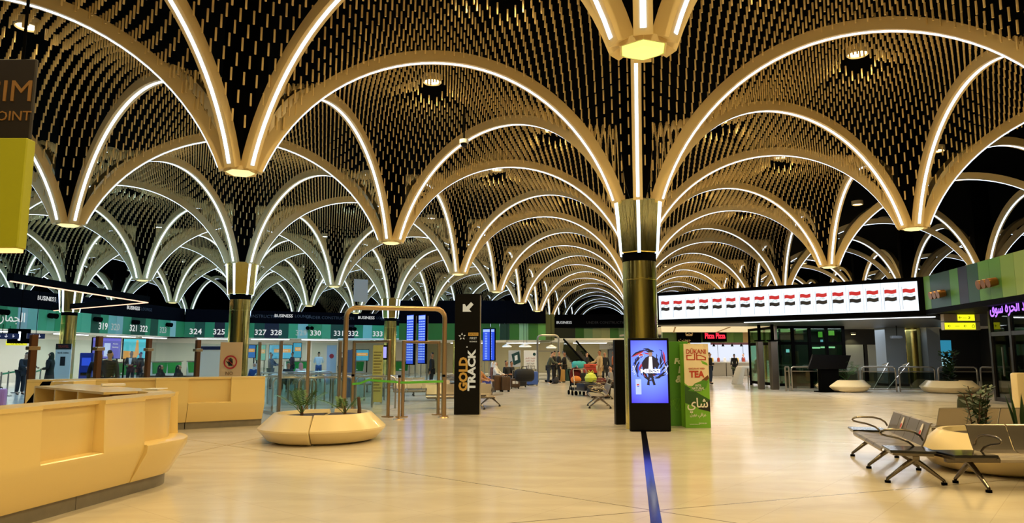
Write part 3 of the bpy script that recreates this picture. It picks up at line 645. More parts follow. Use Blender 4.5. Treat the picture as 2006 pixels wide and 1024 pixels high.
# ================================================================== planters and plants
M_PLANT = mat('cream_planter', 'e6d3a4', .3, coat=.15); M_SOIL = mat('soil', '3a2a1a', .9, vary=.5); M_LEAF = mat('palm_leaf', '4c7a3a', .5, vary=.4); M_LEAFD = mat('dark_leaf', '2c4a24', .45, vary=.4); M_STEM = mat('brown_stem', '4a3320', .8)
PROF = [(.80,0),(.98,.05),(1.15,.24),(1.15,.27),(.87,.53),(.80,.53),(.77,.45),(.1,.45)]
bowls = MB().lathe([(r, z) for r, z in PROF], 22, a0=0, a1=PI).mesh('bowl', M_PLANT); fixn(bowls)
soilm = MB().lathe([(.02,.455),(.4,.475),(.775,.46)], 16, a0=.02, a1=PI-.02, caps=False).mesh('soil', M_SOIL)
def planter(x, y, rz, lab, grp='cream planter halves', gap=.004):
    r = T('planter', lab, 'planter', (x, y, 0), rz, grp)
    for nm, me in (('bowl', bowls), ('soil', soilm)): o = bpy.data.objects.new(nm, me); COL.objects.link(o); o.parent = r; o.location.y = gap
    return r
def frond(mb, base, yaw, ln, lean, leaflets=12, w=.14, mi=0):
    P = []; 
    for k in range(9):
        t = k/8; r = ln*(lean*t); z = ln*(t*(1.05-lean*.45*t)); P.append(Vector((base[0]+r*math.cos(yaw), base[1]+r*math.sin(yaw), base[2]+z)))
    mb.tube(P, [.008*(1-.7*k/8) for k in range(9)], 5, mi)
    for k in range(leaflets):
        t = .3+.7*k/leaflets; i = min(7, int(t*8)); p = P[i].lerp(P[i+1], t*8-i); d = (P[i+1]-P[i]).normalized(); s = d.cross(Vector((0,0,1))).normalized()
        for sg in (-1, 1):
            l = w*(1.15-t*.6)*random.uniform(.8,1.15); tip = p+d*l*.75+s*sg*l-Vector((0,0,l*.3)); q = d.cross(s)*.006+d*.014
            mb.add([p-q, p+(tip-p)*.5+d*.016, tip, p+(tip-p)*.5-d*.016+Vector((0,0,.004))], [(0,1,2,3)], mi)
def palm(x, y, z, h, n, lab, m=None, lean=.75, grp=None, yaw0=0, w=.14):
    r = T('small_palm', lab, 'plant', (x, y, z), 0, grp); mb = MB()
    for k in range(n): frond(mb, (0,0,.05), yaw0+k*2.4, h*random.uniform(.75,1.1), lean*random.uniform(.5,1.2), 11, w)
    mb.build('fronds', m or M_LEAF, r, smooth=False)
    MB().tube([(0,0,-.1),(.01,0,.06),(0,.01,.2)], [.035,.03,.015], 8).build('stem', M_STEM, r)
    return r
def leafy(x, y, z, h, stems, lab, grp=None, leaf=.09, m=None):
    r = T('leafy_plant', lab, 'plant', (x, y, z), 0, grp)
    for k in range(stems):
        a = k*2.4; lx_ = random.uniform(.1,.35)*h; P = [Vector((.05*math.cos(a)+lx_*t*t*math.cos(a), .05*math.sin(a)+lx_*t*t*math.sin(a), h*t*random.uniform(.97,1.0))) for t in np.linspace(0,1,7)]
        MB().tube([P[0]-Vector((0,0,.08))]+P, .008, 5).build('stem', M_STEM, r); mb = MB()
        for i in range(1, 7):
            for j in range(7):
                p = P[i-1].lerp(P[i], j/7); t = random.uniform(0, 2*PI); d = Vector((math.cos(t), math.sin(t), random.uniform(.2,.7))); s = d.cross(Vector((0,0,1))).normalized()*leaf*.28; l = leaf*random.uniform(.8,1.2)
                mb.add([p, p+d*l*.5+s, p+d*l, p+d*l*.5-s], [(0,1,2,3)])
        mb.build('leaves', m or M_LEAFD, r, smooth=False)
    return r
def blades(x, y, z, h, n, lab, grp=None):
    r = T('sword_leaf_plant', lab, 'plant', (x, y, z), 0, grp); 
    for k in range(n):
        a = k*2.1; b = Vector((.06*math.cos(a), .06*math.sin(a), -.05)); l = h*random.uniform(.6,1.05); o = Vector((math.cos(a), math.sin(a), 0))*l*random.uniform(.05,.25); s = Vector((-math.sin(a), math.cos(a), 0))*.035; q = Vector((math.cos(a), math.sin(a), 0))*.006
        mid = b+o*.4+Vector((0,0,l*.5)); tip = b+o+Vector((0,0,l))
        MB().add([b-s, b+s, mid+s*1.1, tip, mid-s*1.1, b-s+q, b+s+q, mid+s*1.1+q, tip+q*.5, mid-s*1.1+q], [(0,1,2,3,4),(9,8,7,6,5),(0,5,6,1),(1,6,7,2),(2,7,8,3),(3,8,9,4),(4,9,5,0)]).build('leaf', M_LEAFD, r, smooth=False)
    return r
px_, py_ = -3.62, 13.95
planter(px_-.02, py_-.05, PI/2+.06, 'left half of the cream planter in front of the tube gateway'); planter(px_+.02, py_+.05, -PI/2+.02, 'right half of the cream planter in front of the tube gateway')
palm(px_-.35, py_-.25, .46, .62, 8, 'bushy little palm in the left half of the planter before the gateway'); palm(px_+.45, py_-.2, .46, .5, 5, 'thin sparse palm in the right half of the planter before the gateway', lean=.9)
tag(MB().tube([(0,0,-.08),(0,.01,.15),(-.02,0,.36)], [.04,.035,.03], 10).build('cut_trunk', M_STEM, loc=(px_+.75, py_-.3, .47)), 'bare brown trunk stub standing in the planter before the gateway', 'plant stump')
p2 = (14.95, 32.7); planter(*p2, 0, 'back half of the round planter by the black display stand'); planter(*p2, PI, 'front half of the round planter by the black display stand'); palm(p2[0]+.1, p2[1]-.2, .46, 1.1, 9, 'low palm in the round planter by the black display stand', M_LEAF, 1.1, None, .3, .3)
p3 = (19.1, 31.6); planter(*p3, 0, 'back half of the round planter by the glass shop'); planter(*p3, PI, 'front half of the round planter by the glass shop'); leafy(p3[0]-.1, p3[1]-.2, .46, 1.3, 4, 'dark leafy plant in the round planter by the glass shop', None, .3)
p4 = (7.1, 10.45); planter(*p4, PI/2+.1, 'left half of the cream planter behind the metal seats at right'); planter(*p4, -PI/2+.1, 'right half of the cream planter behind the metal seats at right')
for k, (dx, dy, h, st) in enumerate(((-.5,-.1,.62,3),(-.28,.1,.7,4))): leafy(p4[0]+dx, p4[1]+dy, .46, h, st, ('short','tall')[k]+' dark leafy plant in the planter behind the metal seats', None, .1)
blades(p4[0]+.3, p4[1]+.1, .46, .75, 7, 'upright sword leaved plant in the planter at the right edge'); palm(p4[0]+.62, p4[1]-.1, .46, .6, 6, 'arching dark palm in the planter at the right edge', M_LEAFD, 1.0)

# ================================================================== metal seating
M_PERF = mat('perforated_metal', '9b9286', .32, .85); M_ARM = mat('satin_arm', '7d7468', .25, 1.0); M_TAB = mat('black_gloss_top', '0c0c0e', .12)
def strip_mesh(prof, w, nm, m, th=.018):
    V = []; F = []; n = len(prof)
    for i, (y, z) in enumerate(prof):
        a, b = prof[max(i-1,0)], prof[min(i+1,n-1)]; dy, dz = b[0]-a[0], b[1]-a[1]; l = math.hypot(dy, dz); ny, nz = dz/l*th, -dy/l*th
        V += [(-w/2,y,z),(w/2,y,z),(w/2,y+ny,z+nz),(-w/2,y+ny,z+nz)]
    for i in range(n-1):
        for k in range(4): F.append((i*4+k, i*4+(k+1)%4, (i+1)*4+(k+1)%4, (i+1)*4+k))
    F += [(3,2,1,0), tuple((n-1)*4+k for k in range(4))]
    me = MB().add(V, F).mesh(nm, m); fixn(me); return me
seatm = strip_mesh([(0,.34),(-.01,.37),(.01,.4),(.06,.41),(.25,.395),(.42,.4),(.48,.43)], .5, 'seat', M_PERF)
backm = strip_mesh([(.48,.43),(.515,.5),(.56,.62),(.60,.72),(.625,.73)], .5, 'backrest', M_PERF)
legm = {}
for sg, y1 in ((-1, -.02), (1, .62)):
    legm[sg] = MB().tube([(0,.3,.3),(0,.3+(y1-.3)*.35,.22),(0,y1,.05),(0,y1,.03)], [.035,.03,.02,.02], 10).mesh('leg', M_ARM)
footm = MB().cyl((0,0,0), .035, .03, 14).mesh('foot', M_BLACK)
armm = MB().tube([(0,.5,.5),(0,.47,.56),(0,.4,.605),(0,.3,.628),(0,.15,.632),(0,.05,.622),(0,.01,.605),(0,-.005,.585),(0,.01,.565),(0,.07,.55),(0,.2,.525),(0,.32,.48),(0,.38,.43),(0,.4,.39)], .014, 8).mesh('armrest', M_ARM)
topm = MB().box(-.26, .26, .0, .52, .39, .425).mesh('table_top', M_TAB, bev=.006)
fm = MB().box(-.25, .25, .03, .49, .36, .39).mesh('table_frame', M_ARM)
stick = [mat('sticker_white', 'f2ece4', .5), mat('sticker_red', 'c8322c', .5)]
def bench(lab, x, y, rz, seq, legs, arms, grp='metal bench rows', stickers=(), pitch=.52):
    r = T('airport_bench', lab, 'bench', (x, y, 0), rz, grp)
    def put(nm, me, x=0, y=0, z=0, par=None): o = bpy.data.objects.new(nm, me); COL.objects.link(o); o.parent = par or r; o.location = (x, y, z); return o
    for i, c in enumerate(seq):
        cx = (i+.5)*pitch
        if c == 'S':
            put('seat', seatm, cx); b = put('backrest', backm, cx)
            if i in stickers:
                t = math.atan2(.12, .045)-PI/2; fr = Matrix.Translation((0,.555,.61)) @ Matrix.Rotation(.36, 4, 'X').inverted()
                MB().prism(disc(0,0,.05,20,sz=1.9), .003, 0, fr).build('sticker', stick[0], b, loc=(0,-.012,0), smooth=False); MB().prism(disc(0,-.035,.035,16), .003, 0, fr).build('sticker', stick[1], b, loc=(0,-.016,0), smooth=False)
        elif c == 'T': put('table_frame', fm, cx); put('table_top', topm, cx)
    L_ = len(seq)*pitch
    MB().box(.05, L_-.05, .26, .34, .30, .36).build('beam', M_ARM, r, bev=.01)
    for lx_ in legs:
        for sg, y1 in ((-1, -.02), (1, .62)): g = put('leg', legm[sg], lx_); put('foot', footm, 0, y1, 0, g)
    for ax in arms: put('armrest', armm, ax)
    return r
b_ang = math.atan2(-.96, -.276)
bench('four metal seats in a row with side tables before the planter at right', 5.62, 12.2, b_ang, 'TSSSST', (.45, 1.75, 2.95), (.53, 2.6), stickers=(2, 4))
bench('metal bench end with black table at the bottom right corner', 5.28, 8.72, 0, 'TSSS', (.35, 1.9), (.56, 2.08))
bench('row of metal seats seen from behind, beyond the planter at right', 9.3, 12.9, PI, 'SSSS', (.4, 1.7), (), grp='metal bench rows')
bench('metal seats beside the black side totem, facing the luggage aisle', 2.5, 23.9, -PI/2-.06, 'SSSS', (.4, 1.6), (.02, 2.06))
bench('dark metal seats further behind the side totem', 3.2, 28.6, -PI/2-.06, 'SSSS', (.4, 1.6), (.02, 2.06))
bench('metal seats just right of the black totem foot', -.95, 21.6, 1.25, 'TSSS', (.3, 1.7), ())
bench('metal seats behind the glass gate leaves', -2.6, 21.8, .15, 'SSSS', (.4, 1.6), (.02, 2.06))
for i in range(3): bench('metal seats in the rows beyond the glass gate', -4.2-i*1.3, 25.5+i*3.2, .2, 'SSSS', (.4, 1.6), (.02, 2.06), grp='bench rows beyond the gate')
# camouflage bag on the rear seats
r = T('backpack', 'dark camouflage bag standing on the metal seats by the planter', 'bag', (7.95, 12.62, .41), .2)
M_CAMO = mat('camouflage_cloth', '2f3a22', .8, vary=.75)
MB().lathe([(.05,0),(.2,.02),(.22,.2),(.2,.42),(.17,.5),(.14,.5),(.13,.44)], 18, sy=.7).build('body', M_CAMO, r); MB().tube([(.17*math.cos(t), .12*math.sin(t), .5) for t in np.linspace(0, 2*PI, 20)[:-1]], .018, 8, closed=True).build('rim', mat('bag_strap', '4a3a28', .8), r)
MB().tube([(-.06,-.03,.49),(0,-.05,.53),(.07,-.02,.49)], .016, 6).build('strap', mat('red_strap', 'b04a2c', .7), r); MB().box(-.12,.12,-.17,-.13,.08,.28).build('pocket', M_CAMO, r, bev=.02)

# ================================================================== totems round the near column
M_CASE = mat('black_gloss_case', '020203', .35); M_CASE.node_tree.nodes['Principled BSDF'].inputs['Specular IOR Level'].default_value = .2
def frame_box(name, w, d, h, m, parent, bev=.012): return MB().box(-w/2, w/2, 0, d, 0, h).build(name, m, parent, bev=bev)
q = gp(1275, 845); K = T('advert_totem', 'black digital totem with a blue lit advert of a player in front of the column', 'digital totem', (2.955, 15.53, 0), -.02)
frame_box('casing', .87, .12, 1.98, M_CASE, K); MB().box(-.4,.4,-.01,0,0,.03).build('base', M_BLACK, K)
def grad_screen():
    m = bpy.data.materials.new('blue_violet_screen'); m.use_nodes = True; nt = m.node_tree; p = nt.nodes['Principled BSDF']; tc = nt.nodes.new('ShaderNodeTexCoord'); sp_ = nt.nodes.new('ShaderNodeSeparateXYZ'); rp = nt.nodes.new('ShaderNodeValToRGB')
    gr = nt.nodes.new('ShaderNodeTexGradient'); gr.gradient_type = 'SPHERICAL'; mp = nt.nodes.new('ShaderNodeMapping'); mp.inputs['Location'].default_value = (0, 0, -1.35); mp.inputs['Scale'].default_value = (1.1, 1, 1.0)
    nt.links.new(tc.outputs['Object'], mp.inputs[0]); nt.links.new(mp.outputs[0], gr.inputs[0]); nt.links.new(gr.outputs[0], rp.inputs[0])
    rp.color_ramp.elements[0].color = (*srgb('3a20e0'), 1); rp.color_ramp.elements[1].color = (*srgb('7ea4ff'), 1); rp.color_ramp.elements[0].position = .1; rp.color_ramp.elements[1].position = .95
    nt.links.new(rp.outputs[0], p.inputs['Emission Color']); p.inputs['Emission Strength'].default_value = 1.5; p.inputs['Base Color'].default_value = (.02,.02,.03,1); p.inputs['Roughness'].default_value = .25; return m
sc = MB().box(-.39,.39,-.008,.0,.6,1.93).build('screen', grad_screen(), K)
eN, eW, eR, eB, eS = [mat(n, c, .5, emit=e) for n, c, e in (('ink_navy','14143c',.6),('ink_white','f4f4ff',1.2),('ink_red','d8303c',.9),('ink_blue','2c4cc8',1.2),('ink_skin','c89a86',.8))]
def pr(poly, m, k, nm='printed_shape', par=None): return MB().prism(poly, .002).build(nm, m, par or sc, loc=(0,-.010-.0022*k,0), smooth=False)
random.seed(11)
for k in range(44):            # swirling dark strokes behind the player
    a = random.uniform(0, 2*PI); r0 = random.uniform(.13,.27); cx, cz = .02, 1.42; t = [a+i*.16 for i in range(6)]; rr = [r0+.025*i*random.uniform(.5,1) for i in range(6)]; w = random.uniform(.018,.045)
    up = [(cx+rr[i]*math.cos(t[i])*1.15, cz+rr[i]*math.sin(t[i])*1.2) for i in range(6)]; dn = [(cx+(rr[i]-w*math.sin(PI*i/5)-.002)*math.cos(t[i])*1.15, cz+(rr[i]-w*math.sin(PI*i/5)-.002)*math.sin(t[i])*1.2) for i in range(6)]
    pr(up+dn[::-1], (eN, eN, eN, eB, eR, eN)[k % 6], .2+.02*k, 'swirl')
pr([(-.06,.98),(-.03,1.12),(-.02,1.32),(.06,1.32),(.09,1.12),(.13,.98),(.08,.97),(.035,1.13),(.0,1.13),(-.0,.97)], eN, 2, 'legs')
pr([(-.13,1.2),(-.16,1.45),(-.08,1.56),(.0,1.6),(.08,1.6),(.16,1.54),(.22,1.42),(.17,1.3),(.12,1.36),(.1,1.24),(-.06,1.24)], eN, 2.3, 'coat'); pr([(-.0,1.58),(.065,1.58),(.075,1.3),(-.02,1.3)], eW, 2.6, 'shirt'); pr(disc(.03,1.64,.045,18,sz=1.25), eS, 2.8, 'face'); pr(disc(.03,1.675,.048,14,0,PI,1.0), eN, 3, 'hair')
for cx, cz, r_ in ((-.17,1.60,.05),(-.25,.97,.036)):
    pr(disc(cx,cz,r_,22), eW, 3.2, 'round_logo'); pr(disc(cx,cz,r_*.9,16,.15,PI+.15), eR, 3.4, 'round_logo'); pr(disc(cx,cz,r_*.9,16,PI+.45,2*PI+.0), eB, 3.4, 'round_logo')
pr([(-.3,.78),(-.18,.78),(-.18,1.1),(-.3,1.1)], mat('can_silver', 'b8c8f4', .3, emit=1.2), 2.9, 'can')
text('advert_name', 'MESSI', .085, eW, sc, (.02,-.022,1.27), width=.42, bold=.006)
for x_ in (-.345,.345): text('arabic_lettering', 'عطش', .06, eW, sc, (x_,-.02,1.3), rot=(PI/2, -PI/2, 0), rtl=True, width=.2)
K2_ = T('advert_totem', 'black digital totem behind the column, seen dark from its back', 'digital totem', (2.86, 17.15, 0), .25)
frame_box('casing', .87, .12, 1.98, M_CASE, K2_); MB().box(-.39,.39,.12,.128,.6,1.93).build('screen', grad_screen(), K2_); MB().box(-.2,.2,-.01,0,.9,1.3).build('back_hatch', M_BLACK, K2_, bev=.005)
M_GREEN, M_CARD, M_REDP, M_LGRN, M_DGRN = mat('print_green', '4c8a2c', .4), mat('print_cream', 'e4d6b8', .45), mat('print_red', 'b03a24', .5), mat('print_lime', '6fae2e', .45), mat('print_dark_green', '27541c', .5)
G_ = T('tea_stand', 'green printed board with white script lettering beside the tea box', 'advert board', (3.79, 16.75, 0), 0)
frame_box('board', .62, .2, 1.93, M_GREEN, G_, .006)
for s_, x_, z_, h_ in (('For', .1, 1.47, .12), ('D', .14, 1.27, .15), ('&S', .12, 1.06, .16)): text('lettering', s_, h_, M_WHITE, G_, (x_,-.006,z_), shear=.2, bold=.008)
for k in range(5): MB().tube([(-.28+.05*k, -.004, .25+.05*k), (-.2+.05*k, -.004, .5+.03*k), (-.08+.04*k, -.004, .62), (.0+.03*k,-.004,.35)], .004, 4).build('line_drawing', M_LGRN, G_)
Tb = T('tea_box_display', 'tall tea carton display standing right of the green board', 'advert box', (4.17, 16.3, 0), -.03)
frame_box('carton', .56, .45, 1.87, M_LGRN, Tb, .004)
def pt(poly, m, k, nm='printed_shape'): return MB().prism(poly, .002).build(nm, m, Tb, loc=(0,-.002-.002*k,0), smooth=False)
pt([(-.277,.99),(-.2,.93),(.1,.93),(.278,1.1),(.278,1.868),(-.277,1.868)], M_CARD, 0, 'cream_panel')
pt([(-.277,.55),(.278,.35),(.278,.62),(.05,.75),(-.277,.95)], M_DGRN, .5); pt([(-.2,.82),(-.05,.98),(.15,1.06),(.25,1.03),(.2,.88),(.05,.79)], M_GREEN, 1.2, 'leaf'); pt([(.1,1.05),(.25,1.17),(.275,1.1),(.2,1.02)], mat('print_brown', '6a3e22', .5), 1.1); pt([(.1,1.5),(.14,1.42),(.26,1.38),(.24,1.44)], M_LGRN, 1.2, 'leaf'); pt([(.0,.42),(.15,.5),(.277,.62),(.277,.36)], mat('print_black', '141810', .5), 1.4)
text('brand_lettering', 'DÜKANI', .1, M_REDP, Tb, (0,-.008,1.69), width=.44, bold=.002)
for poly in ([(-.22,1.5),(-.02,1.5),(-.02,1.64),(-.045,1.64),(-.045,1.525),(-.195,1.525),(-.195,1.6),(-.1,1.6),(-.1,1.62),(-.22,1.62)], [(.0,1.5),(.22,1.5),(.22,1.57),(.1,1.62),(.02,1.62),(.02,1.66),(.0,1.66)]): pt(poly, M_REDP, 1.5, 'square_script')
pt([(.03,1.525),(.195,1.525),(.195,1.555),(.09,1.6),(.03,1.6)], M_CARD, 2)
text('lettering', 'ORGANIC RED', .035, M_REDP, Tb, (0,-.008,1.31), width=.36); text('lettering', 'TEA', .14, M_REDP, Tb, (.0,-.008,1.18), width=.34, bold=.008)
text('lettering', '100%', .05, M_WHITE, Tb, (.02,-.012,.935)); text('lettering', 'NATURAL', .055, M_WHITE, Tb, (.02,-.012,.87), width=.28); text('lettering', 'PRODUCT', .025, M_WHITE, Tb, (.02,-.012,.825))
text('arabic_lettering', 'شاي', .2, M_WHITE, Tb, (0,-.012,.54), rtl=True, width=.46, bold=.004); text('arabic_lettering', 'عراقي مهيل', .07, M_WHITE, Tb, (0,-.012,.29), rtl=True, width=.36); text('lettering', 'PREMIUM', .03, M_WHITE, Tb, (.1,-.012,.1)); text('lettering', 'DUKANI FOOD CO', .018, M_WHITE, Tb, (-.08,-.012,.08))

# ================================================================== GOLD TRACK totem
Gt = T('direction_totem', 'tall black totem reading GOLD TRACK with an arrow, beside the gateway', 'sign totem', (-1.245, 19.92, 0), 0)
frame_box('casing', .70, .25, 3.32, M_CASE, Gt, .008); MB().box(.352,.375,-.01,.26,0,3.28).build('edge_strip', M_STEEL, Gt)
M_GLD, M_IVO = mat('gold_lettering', 'd9962c', .5, emit=.55), mat('ivory_lettering', 'efe2bd', .5, emit=.6)
text('lettering', 'GOLD', .22, M_GLD, Gt, (-.09,-.006,1.1), rot=(PI/2,-PI/2,0), width=.93, bold=.014); text('lettering', 'TRACK', .2, M_IVO, Gt, (.14,-.006,1.2), rot=(PI/2,-PI/2,0), width=1.14, bold=.012)
ar = [(-.16,2.85),(.05,2.85),(-.0,2.9),(.13,3.05),(.06,3.12),(-.08,2.97),(-.11,3.03),(-.16,3.05)]
ar = [(-.15,2.82),(.09,2.82),(.03,2.885),(.15,3.02),(.08,3.09),(-.05,2.955),(-.09,3.03),(-.15,3.03)]
MB().prism(ar, .006).build('arrow', M_IVO, Gt, loc=(.02,-.007,0), smooth=False)
text('lettering', '▸', .1, M_IVO, Gt, (0,-.006,1.85), rot=(PI/2,-PI/2,0))
MB().box(.03,.31,-.006,0,2.15,2.24).build('gold_plate', M_GLD, Gt); text('lettering', 'GOLD', .06, M_BLACK, Gt, (.17,-.008,2.195)); text('lettering', 'FIRST', .06, M_IVO, Gt, (.17,-.006,2.08)); text('lettering', 'BUSINESS', .035, M_IVO, Gt, (.17,-.006,1.99))
for k in range(5):
    t = PI/2+k*2*PI/5; cx, cz = -.14+.075*math.cos(t), 2.13+.075*math.sin(t)
    MB().prism([(cx+.035*math.cos(t+a), cz+.035*math.sin(t+a)) for a in (0, 2.2, 3.6)], .004).build('star_mark', M_IVO, Gt, loc=(0,-.006,0), smooth=False)

# ================================================================== gateway, glass fence, barriers
gw = T('tube_gateway', 'large bronze tube portal standing left of the black totem', 'gateway', (0,0,0))
gl, gr = (-4.35,18.75), (-1.82,19.35); zt_ = 2.86; dx, dy = gr[0]-gl[0], gr[1]-gl[1]
pts = [(gl[0],gl[1],0),(gl[0],gl[1],zt_-.25)]+[(gl[0]+dx*.1*(1-math.cos(t)), gl[1]+dy*.1*(1-math.cos(t)), zt_-.25+.25*math.sin(t)) for t in (.4,.8,1.2,PI/2)]+[(gr[0]-dx*.1*(1-math.cos(t)), gr[1]-dy*.1*(1-math.cos(t)), zt_-.25+.25*math.sin(t)) for t in (PI/2,1.2,.8,.4)]+[(gr[0],gr[1],zt_-.25),(gr[0],gr[1],0)]
MB().tube(pts, .065, 14).build('portal_tube', M_BRONZE, gw)
for p in (gl, gr): MB().cyl((*p,0), .12, .03, 18).build('foot_plate', M_BRONZE, gw)
M_GLASS = glass_mat('clear_glass', 'f0f6f4', .1)
def door(lab, a, b, h):
    r = T('glass_gate', lab, 'gate', (*a, 0), math.atan2(b[1]-a[1], b[0]-a[0]), 'bronze framed glass gates'); l = math.dist(a, b)
    MB().box(-.035,.035,-.035,.035,0,h).build('post', M_BRONZE, r, bev=.008); MB().box(l-.035,l+.035,-.035,.035,0,h).build('post', M_BRONZE, r, bev=.008); MB().box(.035,l-.035,-.03,.03,h-.07,h).build('top_rail', M_BRONZE, r, bev=.008)
    MB().box(.04,l-.04,-.006,.006,.06,h-.08).build('glass_pane', M_GLASS, r)
    for x in (0, l): MB().box(x-.16,x+.12,-.08,.08,0,.03).build('foot_plate', M_BRONZE, r)
door('left bronze framed glass gate inside the tube portal', gp(690,812)[:2], gp(760,817)[:2], 2.02); door('right bronze framed glass gate inside the tube portal', gp(788,817)[:2], gp(858,812)[:2], 2.0)
def stanch(x, y, h, lab, grp='bronze barrier posts'):
    r = T('barrier_post', lab, 'barrier post', (x, y, 0), 0, grp); MB().tube([(0,0,.02),(0,0,h)], .03, 12).build('pole', M_BRONZE, r); MB().cyl((0,0,0), .15, .025, 20, r2=.13).build('base', M_BRONZE, r); MB().cyl((0,0,h), .04, .06, 12).build('cap', M_BLACK, r)
for px, py, h, lb in ((693,814,1.05,'short bronze barrier post holding the green tape left of the gates'), (784,820,1.05,'short bronze barrier post between the two glass gates'), (870,816,1.05,'short bronze barrier post at the right end of the green tape')): q = gp(px, py); stanch(q[0], q[1]-.25, h, lb)
tp = [gp(678,756,1.0), gp(696,752,1.0)]; tpts = [(690,754),(704,753),(722,746),(745,748),(775,750),(783,751),(800,751),(835,750),(868,749)]
V = []; 
for px, py in tpts: p = at(px, py, gp(784, 820)[1]-.26); V += [p, (p[0], p[1], p[2]+.055)]
tag(MB().add(V+[(x, y+.004, z) for x, y, z in V], [(2*i,2*i+2,2*i+3,2*i+1) for i in range(8)]+[(2*i+1+18,2*i+3+18,2*i+2+18,2*i+18) for i in range(8)]).build('barrier_tape', mat('green_tape', '58b83a', .5)), 'wrinkled green barrier tape stretched across both glass gates', 'tape')
# glass fence: tall posts with panes, bronze at the left, running back behind the counters
posts = [(-10.2,15.3),(-9.55,16.6),(-9.46,18.7),(-9.05,20.7),(-8.15,21.6)]+[gp(*p)[:2] for p in ((503,806),(545,815),(600,817),(662,813))]
pm_ = MB().box(-.07,.07,-.05,.05,0,2.05).mesh('post', mat('brown_post', '6e4a2e', .35, .6), bev=.01); ps_ = MB().box(-.04,.04,-.04,.04,0,2.0).mesh('post', mat('grey_bronze_post', 'a3937e', .35, .9), bev=.01); clampm = MB().box(-.12,.12,-.07,.07,1.72,1.8).mesh('clamp', M_BRONZE, bev=.01)
for i, p in enumerate(posts):
    r = T('fence_post', f'{("thick brown" if i < 4 else "slim bronze")} upright post of the glass fence '+('behind the honey reception counters' if i < 4 else 'left of the tube gateway'), 'fence post', (*p, 0), math.atan2(posts[min(i+1,8)][1]-posts[max(0,i-1)][1], posts[min(i+1,8)][0]-posts[max(0,i-1)][0]), 'brown fence posts behind the counters' if i < 4 else 'slim fence posts left of the gateway')
    o = bpy.data.objects.new('post', pm_ if i < 4 else ps_); COL.objects.link(o); o.parent = r
    if i < 4: o = bpy.data.objects.new('clamp', clampm); COL.objects.link(o); o.parent = r
    if i < 8:
        b = posts[i+1]; l = math.dist(p, b); g = T('glass_partition', 'clear glass panel of the fence '+('behind the honey reception counters' if i < 4 else 'left of the tube gateway'), 'glass panel', (*p, 0), math.atan2(b[1]-p[1], b[0]-p[0]), 'glass fence panels behind the counters' if i < 4 else 'glass fence panels left of the gateway')
        MB().box(.09, l-.09, -.006, .006, .08, 1.95).build('glass_pane', M_GLASS, g); MB().box(.08, l-.08, -.03, .03, 0, .08).build('bottom_rail', M_STEEL, g)
# stainless hoop barriers behind the fence
hm = MB().tube([(-.6,0,0),(-.6,0,.82),(-.55,0,.93),(-.45,0,.97),(.45,0,.97),(.55,0,.93),(.6,0,.82),(.6,0,0)], .03, 10).mesh('hoop', M_STEEL); hg = MB().box(-.55,.55,-.006,.006,.1,.88).mesh('glass_pane', M_GLASS)
def hoop(x, y, rz, lab, grp):
    r = T('hoop_barrier', lab, 'barrier', (x, y, 0), rz, grp)
    for nm, me in (('hoop', hm), ('glass_pane', hg)): o = bpy.data.objects.new(nm, me); COL.objects.link(o); o.parent = r
for px, py in ((545,800),(575,806),(625,806),(650,800),(690,798),(735,800),(560,790),(600,788),(640,786),(680,785),(720,784),(530,782),(575,778),(620,776)):
    q = gp(px, py); hoop(q[0], q[1], .2 if py > 795 else .35, 'stainless hoop barrier with glass among the queue lanes behind the fence', 'stainless hoop barriers behind the fence')
# ================================================================== people
SKINS = [mat('skin_light', 'c99a7c', .55), mat('skin_tan', 'a87455', .55), mat('skin_dark', '7c5440', .55)]
def skinned(chains, name, mats, parent, sub=1):
    """chains: list of lists of (point, radius[, parent index in the first chain]); one continuous skin surface"""
    me = bpy.data.meshes.new('tmp'); V = []; E = []; R = []; roots = []
    for ch in chains:
        base = len(V); link = ch[0] if isinstance(ch[0], int) else None; pts = ch[1:] if link is not None else ch
        for i, (p, r) in enumerate(pts):
            V.append(p); R.append(r)
            if i: E.append((base+i-1, base+i))
            elif link is not None: E.append((link, base))
            else: roots.append(base)
    me.from_pydata(V, E, []); o = bpy.data.objects.new('tmp', me); COL.objects.link(o)
    o.modifiers.new('s', 'SKIN'); 
    for i, d in enumerate(me.skin_vertices[0].data): d.radius = (R[i], R[i]); d.use_root = i in roots
    if sub: ms = o.modifiers.new('u', 'SUBSURF'); ms.levels = sub; ms.render_levels = sub
    dg = bpy.context.evaluated_depsgraph_get(); dg.update(); m2 = bpy.data.meshes.new_from_object(o.evaluated_get(dg)); bpy.data.objects.remove(o); bpy.data.meshes.remove(me)
    m2.name = name; m2.materials.clear(); m2.materials.append(mats)
    for p in m2.polygons: p.use_smooth = True
    r = bpy.data.objects.new(name, m2); COL.objects.link(r); r.parent = parent; return r
